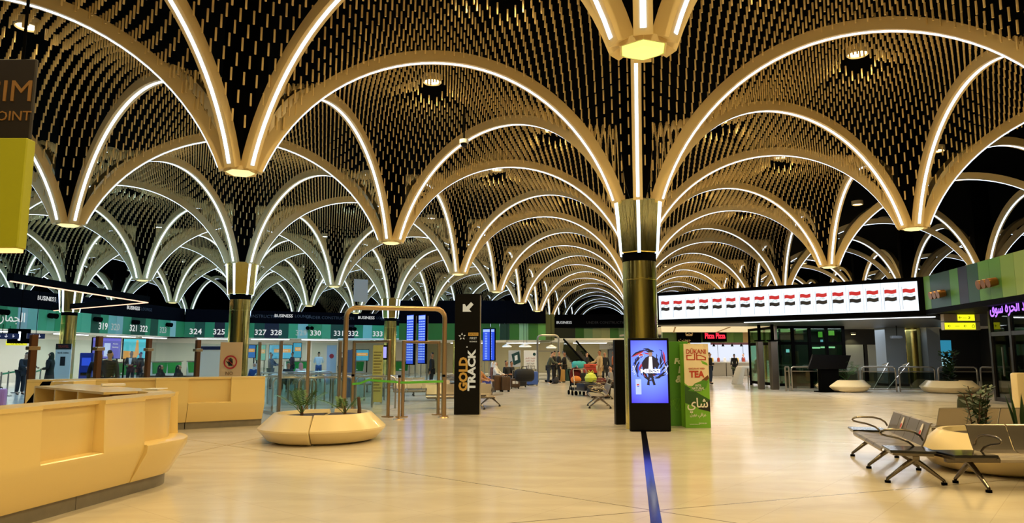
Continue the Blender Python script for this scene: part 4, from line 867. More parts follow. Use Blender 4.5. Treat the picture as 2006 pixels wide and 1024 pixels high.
def person(lab, x, y, yaw, top='16161a', bottom='14141a', pose='stand', h=1.72, skin=0, hair='0f0c0a', cover=None, robe=None, arms='down', lean=0.0, shoes='101010', group=None, bald=False, z=0, shirt=None):
    """faces local -y before turning by yaw; feet (or seat) on the ground"""
    P_ = T('person', lab, 'person', (x, y, z), yaw, group); k = h/1.72; sit = pose == 'sit'
    hipz = .47 if sit else .92*k; o = Vector((0, .12 if sit else 0, hipz))
    up = Vector((0, -math.sin(lean), math.cos(lean)))
    waist, chest, neck, head = o+up*.18*k, o+up*.38*k, o+up*.56*k, o+up*.70*k
    sk = SKINS[skin]; tm, bm_ = mat('cloth_'+top, top, .8), mat('cloth_'+bottom, bottom, .8)
    sh = {s: neck-up*.07*k+Vector((s*.185*k, 0, 0)) for s in (-1, 1)}
    leg = {}
    for s in (-1, 1):
        hip = o+Vector((s*.09*k, 0, -.03))
        if sit: leg[s] = [hip, hip+Vector((s*.03, -.42*k, .02)), Vector((s*.12, -.36*k, .09)), Vector((s*.13, -.5*k, .03))]
        else:
            st = .07 if pose == 'walk' else 0; leg[s] = [hip, Vector((s*.105*k, -.03-s*st, .48*k)), Vector((s*.11*k, .01+s*st, .09)), Vector((s*.13*k, -.13+s*st, .03))]
    arm = {}
    for s in (-1, 1):
        a = arms if isinstance(arms, str) else arms[0 if s < 0 else 1]
        if a == 'down': arm[s] = [sh[s], sh[s]+Vector((s*.06, .02, -.29))*k, sh[s]+Vector((s*.07, -.06, -.54))*k]; fd = Vector((0,-.25,-1))
        elif a == 'fold': arm[s] = [sh[s], sh[s]+Vector((s*.07, -.0, -.27))*k, sh[s]+Vector((-s*.06, -.22, -.3))*k]; fd = Vector((-s*.8,-.5,0))
        elif a == 'reach': arm[s] = [sh[s], sh[s]+Vector((s*.06, -.16, -.22))*k, sh[s]+Vector((s*.04, -.4, -.28))*k]; fd = Vector((0,-1,-.1))
        else: arm[s] = [sh[s], sh[s]+Vector((s*.05, -.12, -.24))*k, sh[s]+Vector((-s*.02, -.36, -.33))*k]; fd = Vector((-s*.3,-1,-.3))
        fd.normalize(); arm[s].append(fd)
    # body: pelvis root, spine, head, legs, arms; short finger chains start inside the palm
    spine = [(o, .12*k), (waist, .105*k), (chest, .125*k), (neck-up*.03*k, .07*k), (neck+up*.03*k, .048*k), (head-up*.05*k, .07*k), (head+up*.01, .085*k), (head+up*.075*k, .078*k), (head+up*.11*k, .045*k)]
    ch = [spine]
    for s in (-1, 1):
        l = leg[s]; ch.append([0, (l[0], .085*k), (l[0].lerp(l[1], .5), .075*k), (l[1], .055*k), (l[1].lerp(l[2], .4), .05*k), (l[2], .035*k), (l[3], .035*k)])
    for s in (-1, 1):
        a = arm[s]; ch.append([2, (a[0], .058*k), (a[0].lerp(a[1], .5), .046*k), (a[1], .038*k), (a[1].lerp(a[2], .6), .032*k), (a[2], .024*k), (a[2]+a[3]*.05, .03*k), (a[2]+a[3]*.09, .028*k)])
    for s in (-1, 1):
        a = arm[s]; fd = a[3]; sd = fd.cross(Vector((s,0,0.01))).normalized(); sd = sd if sd.length > .1 else Vector((0,1,0)); nb = fd.cross(sd).normalized()
        for j, (off, ln) in enumerate(((-.024,.062),(-.008,.075),(.008,.07),(.024,.055))):
            b = a[2]+fd*.075+sd*off; ch.append([(b, .009), (b+fd*ln*.55, .0085), (b+fd*ln*.95+nb*.012, .007)])
        b = a[2]+fd*.03+sd*-.025; ch.append([(b, .011), (b+fd*.03-sd*.03, .0095), (b+fd*.055-sd*.032, .008)])
    b = skinned(ch, 'body', sk, P_)
    # face: nose, ears, eyes, mouth welded into the body mesh
    mb = MB(); f0 = head+up*.0; fy = Vector((0,-1,0))
    mb.ball(f0+fy*.085*k+up*.01, .018*k, 8, 0, (.8,1.1,1.2))
    for s in (-1, 1): mb.ball(f0+Vector((s*.086*k,0,0))+up*.01, .025*k, 8, 0, (.4,.7,1.1)); mb.ball(f0+fy*.077*k+Vector((s*.03*k,0,0))+up*.035*k, .011*k, 6, 1)
    mb.ball(f0+fy*.072*k-up*.045*k, .02*k, 6, 2, (1.1,.5,.35))
    fm_ = mb.mesh('face', [sk, mat('eye_dark', '140e0a', .3), mat('lip', '8a4a40', .5)])
    bmx = bmesh.new(); bmx.from_mesh(b.data); bmx.from_mesh(fm_)
    bmx.to_mesh(b.data); bmx.free(); b.data.materials.append(fm_.materials[1]); b.data.materials.append(fm_.materials[2]); bpy.data.meshes.remove(fm_)
    # clothes follow the same skeleton, a little wider
    g = .018
    tch = [[(o-up*.04*k, .135*k+g), (waist, .118*k+g), (chest, .135*k+g), (neck-up*.05*k, .085*k+g)]]
    for s in (-1, 1): a = arm[s]; tch.append([2, (a[0], .064*k+g), (a[0].lerp(a[1], .5), .052*k+g), (a[1], .045*k+g), (a[1].lerp(a[2], .6), .04*k+g*.8), (a[1].lerp(a[2], .93), .036*k+g*.6)])
    skinned(tch, 'jacket', tm, P_)
    if robe is None:
        tch = [[(o, .125*k+g)]]
        for s in (-1, 1): l = leg[s]; tch.append([0, (l[0], .09*k+g), (l[0].lerp(l[1], .5), .08*k+g), (l[1], .06*k+g), (l[1].lerp(l[2], .5), .053*k+g), (l[1].lerp(l[2], .96), .048*k+g)])
        skinned(tch, 'trousers', bm_, P_)
    else:
        prof = [(.30*k,.03),(.27*k,.3),(.2*k,.75*k),(.165*k,1.0*k),(.15*k,1.12*k)] if not sit else [(.3,.05),(.28,.3),(.24,.5),(.16,.62)]
        MB().lathe(prof, 18, sy=.8).build('robe', mat('cloth_'+robe, robe, .8), P_, loc=(0, -.08 if sit else 0, 0))
    for s in (-1, 1): l = leg[s]; skinned([[(l[2]+Vector((0,.03,-.03)), .045), (l[2].lerp(l[3], .6)+Vector((0,0,-.012)), .045), (l[3], .036)]], 'shoe', mat('shoe_'+shoes, shoes, .5), P_, 1)
    if cover: 
        skinned([[(head+up*.12*k, .05*k), (head+up*.05*k+Vector((0,.02,0)), .105*k), (head-up*.06*k+Vector((0,.035,0)), .095*k), (neck-up*.02*k+Vector((0,.01,0)), .12*k), (neck-up*.1*k, .15*k)]], 'headscarf', mat('cloth_'+cover, cover, .8), P_)
    elif not bald:
        skinned([[(head+up*.115*k+Vector((0,-.03,0)), .05*k), (head+up*.1*k+Vector((0,.02,0)), .075*k), (head+up*.02*k+Vector((0,.05,0)), .07*k)]], 'hair', mat('hair_'+hair, hair, .7), P_)
    if shirt: MB().prism([(-.05,-.18),(.05,-.18),(.075,.14),(-.075,.14)], .012).build('shirt_front', mat('cloth_'+shirt, shirt, .7), P_, loc=chest+Vector((0,-.165,0)))
    return P_
def gpY(px, Y): return (px-1003)*Y/F_PX*1.0
FACE = 0.0; AWAY = PI; LEFT_ = -PI/2; RIGHT_ = PI/2
def PX(px, Y, py=720): return at(px, py, Y)[0]
person('woman in a long black cloak standing by the white roll-up display at left', PX(98,27), 27, LEFT_+.2, '101014', robe='0e0e12', cover='0c0c10', arms='fold', h=1.72)
person('man in dark jacket leaning over beside the queue tape at far left', PX(42,30), 30, RIGHT_-.3, '1c1f24', '1a1c22', lean=.35, arms='reach', h=1.75)
person('man in black jacket seen from behind just beyond the counter, arm out', PX(214,20.5), 20.5, AWAY, '050507', '050507', arms=('down','reach'), h=1.72)
person('shorter figure in dark purple jacket beside the man in black beyond the counter', PX(193,21), 21, AWAY+.3, '0b0910', '08080c', h=1.68, cover='15121c')
person('man in dark suit with white shirt carrying a black coat before the turquoise poster', PX(256,36), 36, FACE+.2, '15161c', '15161c', h=1.78, shirt='e8e8ec', arms='fold', skin=1)
person('man in black standing right of the suited man before the turquoise poster', PX(274,37), 37, LEFT_, '121216', '121216', h=1.75, skin=1)
person('person in blue cap behind the two dark figures at the counters', PX(216,34), 34, FACE, 'b8a888', '22242c', h=1.72, cover='2a3f78')
for px, lb, cv in ((290,'seated person in black with bare head just behind the straight counter, leftmost', None), (322,'seated person in black hood behind the straight counter, middle', '0e0e12'), (357,'seated woman in black headscarf with white collar behind the straight counter, rightmost', '0c0c10')):
    person(lb, PX(px,25.5), 25.5, RIGHT_, '101116', '101116', 'sit', cover=cv, arms='fold', h=1.72)
tag(MB().box(-1.1,1.1,-.25,.25,.38,.44).box(-1.0,-.92,-.2,.2,0,.38).box(.92,1.0,-.2,.2,0,.38).box(-1.1,1.1,.25,.3,.4,.9).build('waiting_bench', M_PERF, loc=(PX(322,25.5), 25.5, 0)), 'long waiting bench under three seated people behind the straight counter', 'bench')
person('man in white shirt with blue waistband at the far counter behind the glass fence', PX(624,44), 44, AWAY+.3, 'd8e2ea', '2f4f8a', h=1.8, arms='reach')
person('dark figure standing at the right of the grey panel behind the fence', PX(667,40), 40, LEFT_, '26201e', '201c1c', h=1.78, skin=1)
person('seated person in red and white checked headscarf behind the hoop barriers', PX(588,33), 33, AWAY+.5, 'd8c8c4', 'c8b8b4', 'sit', cover='c98a8a', h=1.75)
person('seated person in dark jacket with black hair behind the hoop barriers', PX(563,32.5), 32.5, FACE, '14141a', '14141a', 'sit', skin=1)
person('seated person in blue jacket and white cap beside the fence posts', PX(497,32), 32, FACE, '274a86', '20242c', 'sit', cover='c4c8d0')
person('standing person in dark blue pushing a pram behind the glass fence', PX(530,35), 35, RIGHT_, '1c2a4c', '1a1a22', arms='reach', skin=1)
person('tall person in brown jacket behind the second fence post', PX(572,46), 46, LEFT_, '4a2f33', '2a2026', h=1.8, skin=1)
person('dark figure standing beyond the right glass gate', PX(846,34), 34, LEFT_, '121218', '121218', skin=1)
# luggage aisle, left row on seats
bench('brown padded seats in the row left of the luggage aisle', -1.9, 31.5, 1.35, 'SSSSSSSS', (.4, 2.1, 3.7), (0.02,), pitch=.6)
bench('rear brown seats in the row left of the luggage aisle', -2.6, 33.0, 1.35, 'SSSSSS', (.4, 2.1, 3.2), (0.02,), pitch=.6)
person('woman in white headscarf and white top seated by the brown suitcases', PX(976,35), 35, RIGHT_-.35, 'dcd8d2', '2c2c30', 'sit', cover='e6e2dc', arms='reach')
person('second woman in white headscarf seated further back left of the aisle', PX(970,37.5), 37.5, RIGHT_-.4, '6a4a4a', '2c2c30', 'sit', cover='e0dcd6')
person('man in black jacket seated on the left side of the aisle', PX(996,36.5), 36.5, RIGHT_-.5, '101014', '16161a', 'sit', skin=1, h=1.82, arms='fold')
person('man in black seated behind the upright suitcase handle', PX(1006,38.5), 38.5, RIGHT_-.5, '14161c', '16161a', 'sit', skin=1)
person('person with tan sleeve seated right against the edge of the black totem', PX(944,27.5), 27.5, RIGHT_-.4, 'a8754c', '20242c', 'sit', arms='reach')
person('man in olive jacket and jeans bending over the trolley in the aisle', PX(1074,41), 41, RIGHT_, '4a4f3e', '1d2838', lean=.3, arms='reach', h=1.8, shoes='d8d8d8')
person('man in black standing beside the olive jacket man in the aisle', PX(1086,42), 42, LEFT_-.4, '0e0e12', '101014', h=1.85, arms='fold')
person('person in black behind the heap of luggage, tallest of the group', PX(1095,43.5), 43.5, RIGHT_, '101014', '101014', h=1.85)
person('man in black looking over the teal suitcase', PX(1106,44), 44, LEFT_, '121216', '121216', h=1.8, arms='reach', skin=1)
person('dark figure standing at the foot of the inclined stair', PX(1150,46), 46, RIGHT_, '15161a', '15161a', h=1.78)
person('man in beige suit with black hair resting his hand on a red suitcase', PX(1175,38), 38, LEFT_+.2, 'c8ac80', 'c0a478', h=1.86, arms=('reach','down'), skin=1)
person('man in black shirt standing right behind the beige suited man', PX(1185,45), 45, FACE, '14141a', '14141a', h=1.78, bald=True, skin=1)
person('man in rust orange jacket standing at the grey door', PX(1203,41), 41, LEFT_, 'a85a2a', '2a2420', h=1.85, skin=1)
person('bald person seated with crossed arms by the side totem', PX(1204,31), 31, LEFT_-.2, '5a5a60', '2a2a30', 'sit', bald=True, arms='fold', skin=1)
person('child in grey seated low among the bags at the right of the aisle', PX(1190,29.5), 29.5, LEFT_-.2, '8a8a90', '4a3a3a', 'sit', h=1.5, arms='fold')
person('man in dark brown seated nearest the side totem', PX(1209,27.5), 27.5, LEFT_-.2, '2a221e', '1c1818', 'sit', arms='fold', skin=1)
bench('metal seats under the seated people at the right of the aisle', 3.6, 32.0, -PI/2-.12, 'SSSSSSSSS', (.4, 2.1, 4.2), (), pitch=.55)
person('person in dark top and jeans standing behind the tea carton', PX(1391,41.5), 41.5, RIGHT_, '14161c', '24344e', h=1.75, arms='fold')
person('person in black seated at the food court counter, nearer', PX(1439,55), 55, AWAY, '15161a', '15161a', h=1.7)
person('person in black standing at the far end of the food counter', PX(1457,58), 58, LEFT_, '1a1b20', '1a1b20', h=1.75)
person('person in dark red seated near the white curved stand', PX(1478,54), 54, LEFT_, '4a1418', '201416', 'sit')

# ================================================================== luggage
def suitcase(lab, x, y, rz, col, w=.45, h=.68, d=.27, handle=False, z=0, label=False, lie=False):
    r = T('suitcase', lab, 'suitcase', (x, y, z), rz); m = mat('case_'+col, col, .4)
    if lie: MB().box(-h/2, h/2, -w/2, w/2, .0, d).build('shell', m, r, bev=.05, seg=2); MB().tube([(-.1,-w/2,d*.5),(-.08,-w/2-.05,d*.5),(.08,-w/2-.05,d*.5),(.1,-w/2,d*.5)], .014, 6).build('grip', M_BLACK, r); return r
    MB().box(-w/2, w/2, -d/2, d/2, .06, .06+h).build('shell', m, r, bev=.05, seg=2)
    for x_ in (-.15, 0, .15): MB().box(x_*w/.45-.012, x_*w/.45+.012, -d/2-.008, -d/2+.01, .14, h-.02).build('rib', m, r)
    for sx in (-1, 1):
        for sy in (-1, 1): MB().tube([(sx*(w/2-.06)-.018, sy*(d/2-.05), .035), (sx*(w/2-.06)+.018, sy*(d/2-.05), .035)], .035, 10).build('wheel', M_BLACK, r)
    MB().tube([(-.09,0,h+.05),(-.08,0,h+.1),(.08,0,h+.1),(.09,0,h+.05)], .014, 6).build('grip', M_BLACK, r)
    if handle: MB().tube([(-.12,.08,h),(-.12,.08,h+.42),(-.1,.08,h+.45),(.1,.08,h+.45),(.12,.08,h+.42),(.12,.08,h)], .012, 6).build('telescopic_handle', M_STEEL, r)
    if label: MB().box(-.16,.16,-d/2-.006,-d/2+.01,h*.55,h*.85).build('paper_label', M_WHITE, r)
    return r
def gx(px, py): q = gp(px, py); return q[0], q[1]
suitcase('bright blue suitcase standing just right of the black totem', *gx(951,774), .2, '2c3a9a', .42, .66)
suitcase('second blue suitcase half hidden by the totem edge', PX(941,30), 30, .2, '222c78', .4, .62)
suitcase('larger brown suitcase beside the woman in white', *gx(975,767), .5, '4a3018', .48, .68)
suitcase('brown suitcase with studs right of the larger brown one', *gx(990,767), .3, '46301c', .42, .62)
suitcase('brown suitcase with white paper label and raised handle', *gx(1009,761), .1, '4a321a', .46, .44, handle=True, label=True)
suitcase('black suitcase with small wheels right of the labelled brown case', *gx(1022,758), .1, '101014', .5, .6)
def duffel(lab, x, y, rz, col, l=.7, r_=.22, z=0):
    o = T('duffel_bag', lab, 'bag', (x, y, z), rz); m = mat('cloth_'+col, col, .8)
    MB().lathe([(.02,-l/2),(r_*.8,-l/2+.02),(r_,-l/2+.1),(r_*1.05,0),(r_,l/2-.1),(r_*.8,l/2-.02),(.02,l/2)], 14).build('body', m, o, rot=(0,PI/2,0), loc=(0,0,r_))
    for s in (-1, 1): MB().tube([(-.15,s*.1,r_*1.85),(-.1,s*.08,r_*2.4),(.1,s*.08,r_*2.4),(.15,s*.1,r_*1.85)], .014, 6).build('strap', M_BLACK, o)
    return o
duffel('big black bag lying on the suitcases right of the labelled case', PX(1027,35.5), 35.5, .2, '0e0e12', .95, .3, .35); duffel('black soft bag on the floor in front of the blue bag', *gx(1038,754), .1, '101014', .6, .26); suitcase('blue plastic wrapped bag behind the black bags', PX(1043,39), 39, 0, '3a5aa8', .6, .7)
suitcase('tan suitcase standing among the black figures', *gx(1099,749), .4, 'a8844c', .45, .72); suitcase('dark teal suitcase right of the tan suitcase', *gx(1114,748), 0, '1f4a4a', .7, .75); duffel('grey bag on the floor left of the tan suitcase', *gx(1088,751), 0, '3a3a40', .4, .2)
# trolleys
def trolley(lab, x, y, rz):
    r = T('luggage_trolley', lab, 'luggage trolley', (x, y, 0), rz, 'luggage trolleys')
    MB().box(-.35,.35,-.5,.55,.18,.22).build('platform', M_STEEL, r); MB().tube([(-.32,.5,.2),(-.32,.62,1.0),(-.28,.64,1.05),(.28,.64,1.05),(.32,.62,1.0),(.32,.5,.2)], .022, 8).build('handle_frame', M_STEEL, r); MB().tube([(-.3,.55,.55),(.3,.55,.55)], .014, 6).build('crossbar', M_STEEL, r)
    for p in ((-.3,.45),(.3,.45),(0,-.45)): MB().tube([(p[0]-.025,p[1],.09),(p[0]+.025,p[1],.09)], .09, 14).build('wheel', M_BLACK, r)
    return r
for i, (px, Y) in enumerate(((1064,43),(1056,44.5))): trolley('empty steel luggage trolley by the metal portal', PX(px,Y), Y, 1.3)
trolley('luggage trolley heaped with dark bags next to the pushchair', PX(1152,29.3), 29.3, .5)
suitcase('navy suitcase lying on the loaded trolley', PX(1152,29.1), 29.1, .5, '14182a', .6, .8, .3, z=.22, lie=True); duffel('dark red bag on the loaded trolley', PX(1176,29.6), 29.6, .1, '5a1c20', .6, .2, .3); duffel('black bag on the floor beside the loaded trolley', PX(1172,28.3), 28.3, .2, '101014', .9, .2)
r = T('plastic_bag', 'yellow green plastic bag with tied handles on top of the trolley luggage', 'bag', (PX(1157,29.1), 29.1, .52)); MB().lathe([(.05,0),(.22,.05),(.25,.2),(.18,.34),(.05,.4)], 14).build('body', mat('lime_plastic', 'c4d64a', .4), r)
for s in (-1, 1): MB().tube([(0,0,.38),(s*.08,0,.5),(s*.12,0,.42),(s*.03,0,.36)], .02, 6).build('handle', mat('lime_plastic', '', 0), r)
trolley('luggage trolley with red cases in front of the beige suited man', PX(1152,40), 40, PI/2)
suitcase('black trunk on the trolley in front of the beige suited man', PX(1154,40), 40, 0, '121216', .6, 1.0, .45, z=.22, lie=True); suitcase('red suitcase lying on the black trunk', PX(1156,39.9), 39.9, 0, 'a02c22', .55, .8, .28, z=.67, lie=True); suitcase('flat red case on top of the red suitcase', PX(1157,39.9), 39.9, .1, 'b8402c', .5, .7, .2, z=.95, lie=True)
duffel('turquoise bag on a heap of bags left of the red cases', PX(1134,42), 42, .2, '3fb0bc', .8, .22, .85); suitcase('cream trunk under the turquoise bag', PX(1134,42), 42, 0, 'cdbf9c', .6, .9, .4, z=.45, lie=True); suitcase('dark lower trunk under the cream trunk', PX(1134,42), 42, 0, '26221e', .6, .95, .45, z=0, lie=True)
# pushchair
r = T('pushchair', 'dark red pushchair with an orange cushion in the aisle', 'pushchair', (PX(1128,30), 30, 0), .15)
for sx in (-1, 1):
    MB().bar((sx*.24,-.35,.1), (sx*.24,.35,.95), .03).build('frame', M_BLACK, r); MB().bar((sx*.24,.3,.1), (sx*.24,-.1,.5), .03).build('frame', M_BLACK, r)
    for y_ in (-.35, .3): MB().tube([(sx*.24-.03,y_,.09),(sx*.24+.03,y_,.09)], .09, 14).build('wheel', M_BLACK, r)
MB().tube([(-.24,.35,.95),(-.22,.42,1.02),(.22,.42,1.02),(.24,.35,.95)], .018, 8).build('push_handle', M_BLACK, r)
MB().box(-.22,.22,-.25,.2,.4,.47).build('seat', mat('pram_black', '141418', .8), r, bev=.02); MB().box(-.22,.22,.12,.2,.45,.95).build('backrest', mat('pram_red', '6a1820', .8), r, bev=.02)
MB().lathe([(.24,0),(.23,.1),(.16,.2),(.02,.25)], 14, a0=0, a1=PI).build('hood', mat('pram_red', '', 0), r, loc=(0,.02,.88)); MB().box(-.2,.2,-.3,.25,.18,.3).build('basket', mat('pram_black', '', 0), r, bev=.02)
tag(MB().ball((0,0,.16), .22, 14, 0, (1,.7,.75)).build('orange_cushion', mat('orange_cloth', 'd8843a', .8), loc=(PX(1128,29.9), 29.88, .46)), 'round orange and cream cushion lying in the pushchair', 'cushion')

# aisle portal, banners, displays
def portal(lab, x, y, w, h, m, r_=.06):
    o = T('tube_gateway', lab, 'gateway', (x, y, 0)); pts = [(-w/2,0,0),(-w/2,0,h-.25)]+[(-w/2+.25*(1-math.cos(t)),0,h-.25+.25*math.sin(t)) for t in (.4,.8,1.2,PI/2)]+[(w/2-.25*(1-math.cos(t)),0,h-.25+.25*math.sin(t)) for t in (PI/2,1.2,.8,.4)]+[(w/2,0,h-.25),(w/2,0,0)]
    MB().tube(pts, r_, 12).build('portal_tube', m, o); MB().bar((-w/2,0,h*.66),(w/2,0,h*.66),.05).build('crossbar', m, o); return o
portal('steel tube portal at the far end of the luggage aisle', PX(1074,44), 44, 1.3, 2.85, M_STEEL)
def board(lab, px0, px1, py0, py1, Y, m, name='banner_board', rz=0):
    x0, _, z1 = at(px0, py0, Y); x1, _, z0 = at(px1, py1, Y); r = T(name, lab, 'banner', ((x0+x1)/2, Y, 0), rz)
    MB().box(-(x1-x0)/2, (x1-x0)/2, 0, .04, max(.05, z0), z1).build('panel', m, r)
    for s in (-1, 1): MB().box(s*(x1-x0)*.4-.03, s*(x1-x0)*.4+.03, .04, .08, 0, z1).build('stand', M_STEEL, r)
    return r, x1-x0, max(.05, z0), z1
r, w, z0, z1 = board('grey banner with a dark tilted telephone picture left of the aisle', 996, 1020, 686, 718, 46, mat('banner_grey', 'b9b9b4', .6))
MB().prism([(-.2,z1-.25),(.3,z1-.05),(.4,z1-.75),(-.05,z1-.95)], .01).build('printed_phone', mat('phone_teal', '17403c', .4), r, loc=(0,-.012,0)); MB().prism([(.0,z1-.35),(.18,z1-.28),(.2,z1-.6),(.02,z1-.66)], .004).build('printed_phone', M_WHITE, r, loc=(0,-.017,0))
r, w, z0, z1 = board('white banner with red and black lines of writing left of the portal', 1026, 1052, 686, 722, 47, M_WHITE)
for k, c in enumerate((M_REDP, M_REDP, M_BLACK, M_BLACK, M_BLACK)): text('lettering', 'تعليمات السفر', .09, c, r, (0,-.006,z1-.5-.17*k), rtl=True, width=w*(.75-.08*(k % 3)))
MB().prism(disc(w*.3, z1-.25, .1, 18), .006).build('round_mark', mat('phone_teal', '', 0), r, loc=(0,-.008,0))
for i, (px, Y) in enumerate(((804,37),(827,37.6),(953,56.5),(962,57))):
    near = i < 2; x, _, zt = at(px, 615 if near else 643, Y); zb_ = zt-(2.6 if near else 2.55)
    r = T('flight_display', ('tall blue flight information screen on steel posts above the gates, ' if near else 'tall blue flight information screen right of the totem, ')+('left one' if i % 2 == 0 else 'right one'), 'flight display', (x, Y, 0), -.9 if near else -.6)
    w = .75; MB().box(-w/2,w/2,0,.12,zb_,zt).build('casing', M_BLACK, r, bev=.01); sc_ = MB().box(-w/2+.04,w/2-.04,-.008,0,zb_+.05,zt-.05).build('screen', mat('flight_blue', '2344c4', .3, emit=1.4), r)
    MB().box(-w/2+.05,w/2-.05,-.012,-.008,zt-.28,zt-.08).build('header', mat('flight_pale', '9db8f4', .4, emit=1.2), sc_)
    for k in range(16): 
        for q, (a_, b_) in enumerate(((-.3,-.18),(-.14,.08),(.12,.3))): MB().box(a_,b_,-.011,-.008,zt-.42-k*.13,zt-.37-k*.13).build('flight_row', mat('flight_pale', '', 0), sc_, smooth=False) if near or q == 1 else None
    for s in (-1, 1): MB().tube([(s*.3,.16,0),(s*.3,.16,zt-.1)], .035, 10).build('post', M_STEEL, r)

# ================================================================== left hall furniture
r, w, z0, z1 = board('white roll-up display with dark head and phone picture at left', 110, 135, 673, 742, 28, M_WHITE, 'roll_up_display')
MB().box(-w/2,w/2,-.01,0,z1-.22,z1).build('header', mat('header_black', '1a1014', .5), r); text('lettering', 'TRAVEL', .1, M_REDP, r, (0,-.014,z1-.11), width=w*.7); MB().box(-.09,.1,-.01,0,z1-.85,z1-.5).build('printed_phone', mat('header_black', '', 0), r); text('lettering', 'book online', .06, M_BLACK, r, (0,-.006,z1-.35), width=w*.7)
r = T('ticket_machine', 'dark blue upright ticket machine by the leftmost gold column', 'machine', (PX(168,37), 37, 0), .4); MB().box(-.3,.3,0,.4,0,1.75).build('casing', mat('machine_blue', '1c2f8a', .4), r, bev=.02); MB().box(-.2,.2,-.01,0,1.1,1.5).build('screen', mat('flight_blue', '', 0), r); MB().box(-.22,.22,-.02,0,.6,.75).build('slot', M_BLACK, r)
M_BELT = mat('green_belt', '2f9a5a', .6)
qs = [(PX(px,Y), Y) for px, Y in ((4,27),(18,29),(34,31.5),(52,33),(70,31),(80,34))]
for i, (x, y) in enumerate(qs):
    r = T('queue_post', 'steel queue post with green belt in the left check-in hall', 'queue post', (x, y, 0), 0, 'queue posts of the left hall'); MB().tube([(0,0,.02),(0,0,1.0)], .03, 10).build('pole', M_STEEL, r); MB().cyl((0,0,0), .17, .03, 18).build('base', M_STEEL, r)
    if i+1 < len(qs): b = qs[i+1]; MB().bar((0,0,.92), (b[0]-x, b[1]-y, .92), .01, .07).build('belt', M_BELT, r)
for i, px in enumerate((5, 19, 71)):
    q = at(px, 658, 33+i*2); r = T('direction_sign', 'small dark blue hanging sign with white arrows at far left', 'sign', q, .9, 'small hanging signs at far left'); MB().box(-.4,.4,0,.1,-.13,.13).build('case', mat('sign_navy', '16204a', .4), r); text('arrow', '↓  ↓', .14, mat('ink_white', '', 0), r, (0,-.005,0)); MB().tube([(0,.05,.1),(0,.05,(9.4 if i == 2 else 3.04)-q[2])], .015, 6).build('rod', M_BLACK, r)
q = at(33, 672, 40); r = T('yellow_sign', 'blurry yellow lit sign at the far left counters', 'sign', q, .9); MB().box(-.5,.5,0,.1,-.12,.12).build('case', mat('sign_yellow', 'd8d820', .4, emit=1.1), r); text('lettering', 'CHECK', .13, M_BLACK, r, (0,-.005,0)); MB().tube([(0,.05,.1),(0,.05,3.04-q[2])], .015, 6).build('rod', M_BLACK, r)
q = at(38, 657, 37); r = T('hanging_monitor', 'black hanging monitor with a white strip above the left queue', 'monitor', q, .9); MB().box(-.5,.5,0,.1,-.4,.35).build('case', M_BLACK, r); MB().box(-.05,.05,-.01,0,-.25,.2).build('light_bar', M_TUBE, r); MB().tube([(0,.05,.3),(0,.05,9.4-q[2])], .02, 6).build('rod', M_BLACK, r)
q = (PX(2,22), 22); suitcase('pink suitcase cut by the left picture edge', *q, .3, 'c48ab8', .4, .55)
suitcase('magenta small suitcase by the roll-up display', PX(118,26.5), 26.5, 0, 'b83a6a', .3, .35)
# stop sign panel
r = T('stop_sign', 'beige upright board with a red ring crossing out a black hand', 'sign board', (PX(451,19.2), 19.2, 0), 0); zt2 = at(451,670,19.2)[2]
MB().box(-.29,.29,0,.04,.0,zt2).build('board', mat('sign_beige', 'd2b48a', .5), r, bev=.004)
cz = at(448,709,19.2)[2]; red, blk = mat('ring_red', 'b0202a', .5), mat('hand_black', '14100e', .5)
n = 28; ring = [(.17*math.cos(2*PI*k/n), .17*math.sin(2*PI*k/n)) for k in range(n)]; V = []; 
for rr in (.18, .145): V += [(rr*math.cos(2*PI*k/n), 0, cz+rr*math.sin(2*PI*k/n)) for k in range(n)]
V += [(x, .004, z) for x, y, z in V]
F = []
for k in range(n): j = (k+1) % n; F += [(k, n+k, n+j, j), (2*n+k, 2*n+j, 3*n+j, 3*n+k), (k, j, 2*n+j, 2*n+k), (n+k, 3*n+k, 3*n+j, n+j)]
MB().add(V, F).build('red_ring', red, r, loc=(0,-.016,0), smooth=False)
hand = MB().prism([(-.05,cz-.1),(.05,cz-.1),(.065,cz+.0),(.055,cz+.03),(-.055,cz+.03),(-.06,cz-.03)], .004)
for k, (x_, l_) in enumerate(((-.042,.07),(-.014,.09),(.014,.085),(.042,.065))): hand.prism([(x_-.012,cz+.02),(x_+.012,cz+.02),(x_+.011,cz+.02+l_),(x_-.011,cz+.02+l_)], .004)
hand.prism([(-.05,cz-.06),(-.05,cz-.02),(-.1,cz+.03),(-.115,cz+.015)], .004); hand.build('hand_symbol', blk, r, loc=(0,-.006,0), smooth=False)
MB().bar((-.115,-.014,cz+.115),(.115,-.014,cz-.115),.006,.03,up=(0,1,0)).build('cross_bar', red, r)
text('lettering', 'NO', .09, mat('sign_brown', '7a5a38', .6), r, (-.02,-.005,cz-.3)); text('lettering', 'ENTRY', .09, mat('sign_brown', '', 0), r, (-.02,-.005,cz-.44))
r, w, z0, z1 = board('plain white board with dark top strip left of the stop sign', 387, 430, 677, 742, 24, M_WHITE, 'notice_board'); MB().box(-w/2,w/2,-.01,0,z1-.13,z1-.02).build('header', mat('sign_navy', '', 0), r)
r, w, z0, z1 = board('yellow roll-up display with dark printed lines behind the left gate', 731, 748, 676, 788, 24.5, mat('rollup_yellow', 'cfc06a', .5), 'roll_up_display')
for k in range(14): MB().box(-w*.42, w*(.42-.1*(k % 3)), -.006, 0, z1-.25-k*.1, z1-.22-k*.1).build('printed_line', mat('rollup_brown', '6a5a2c', .6), r)
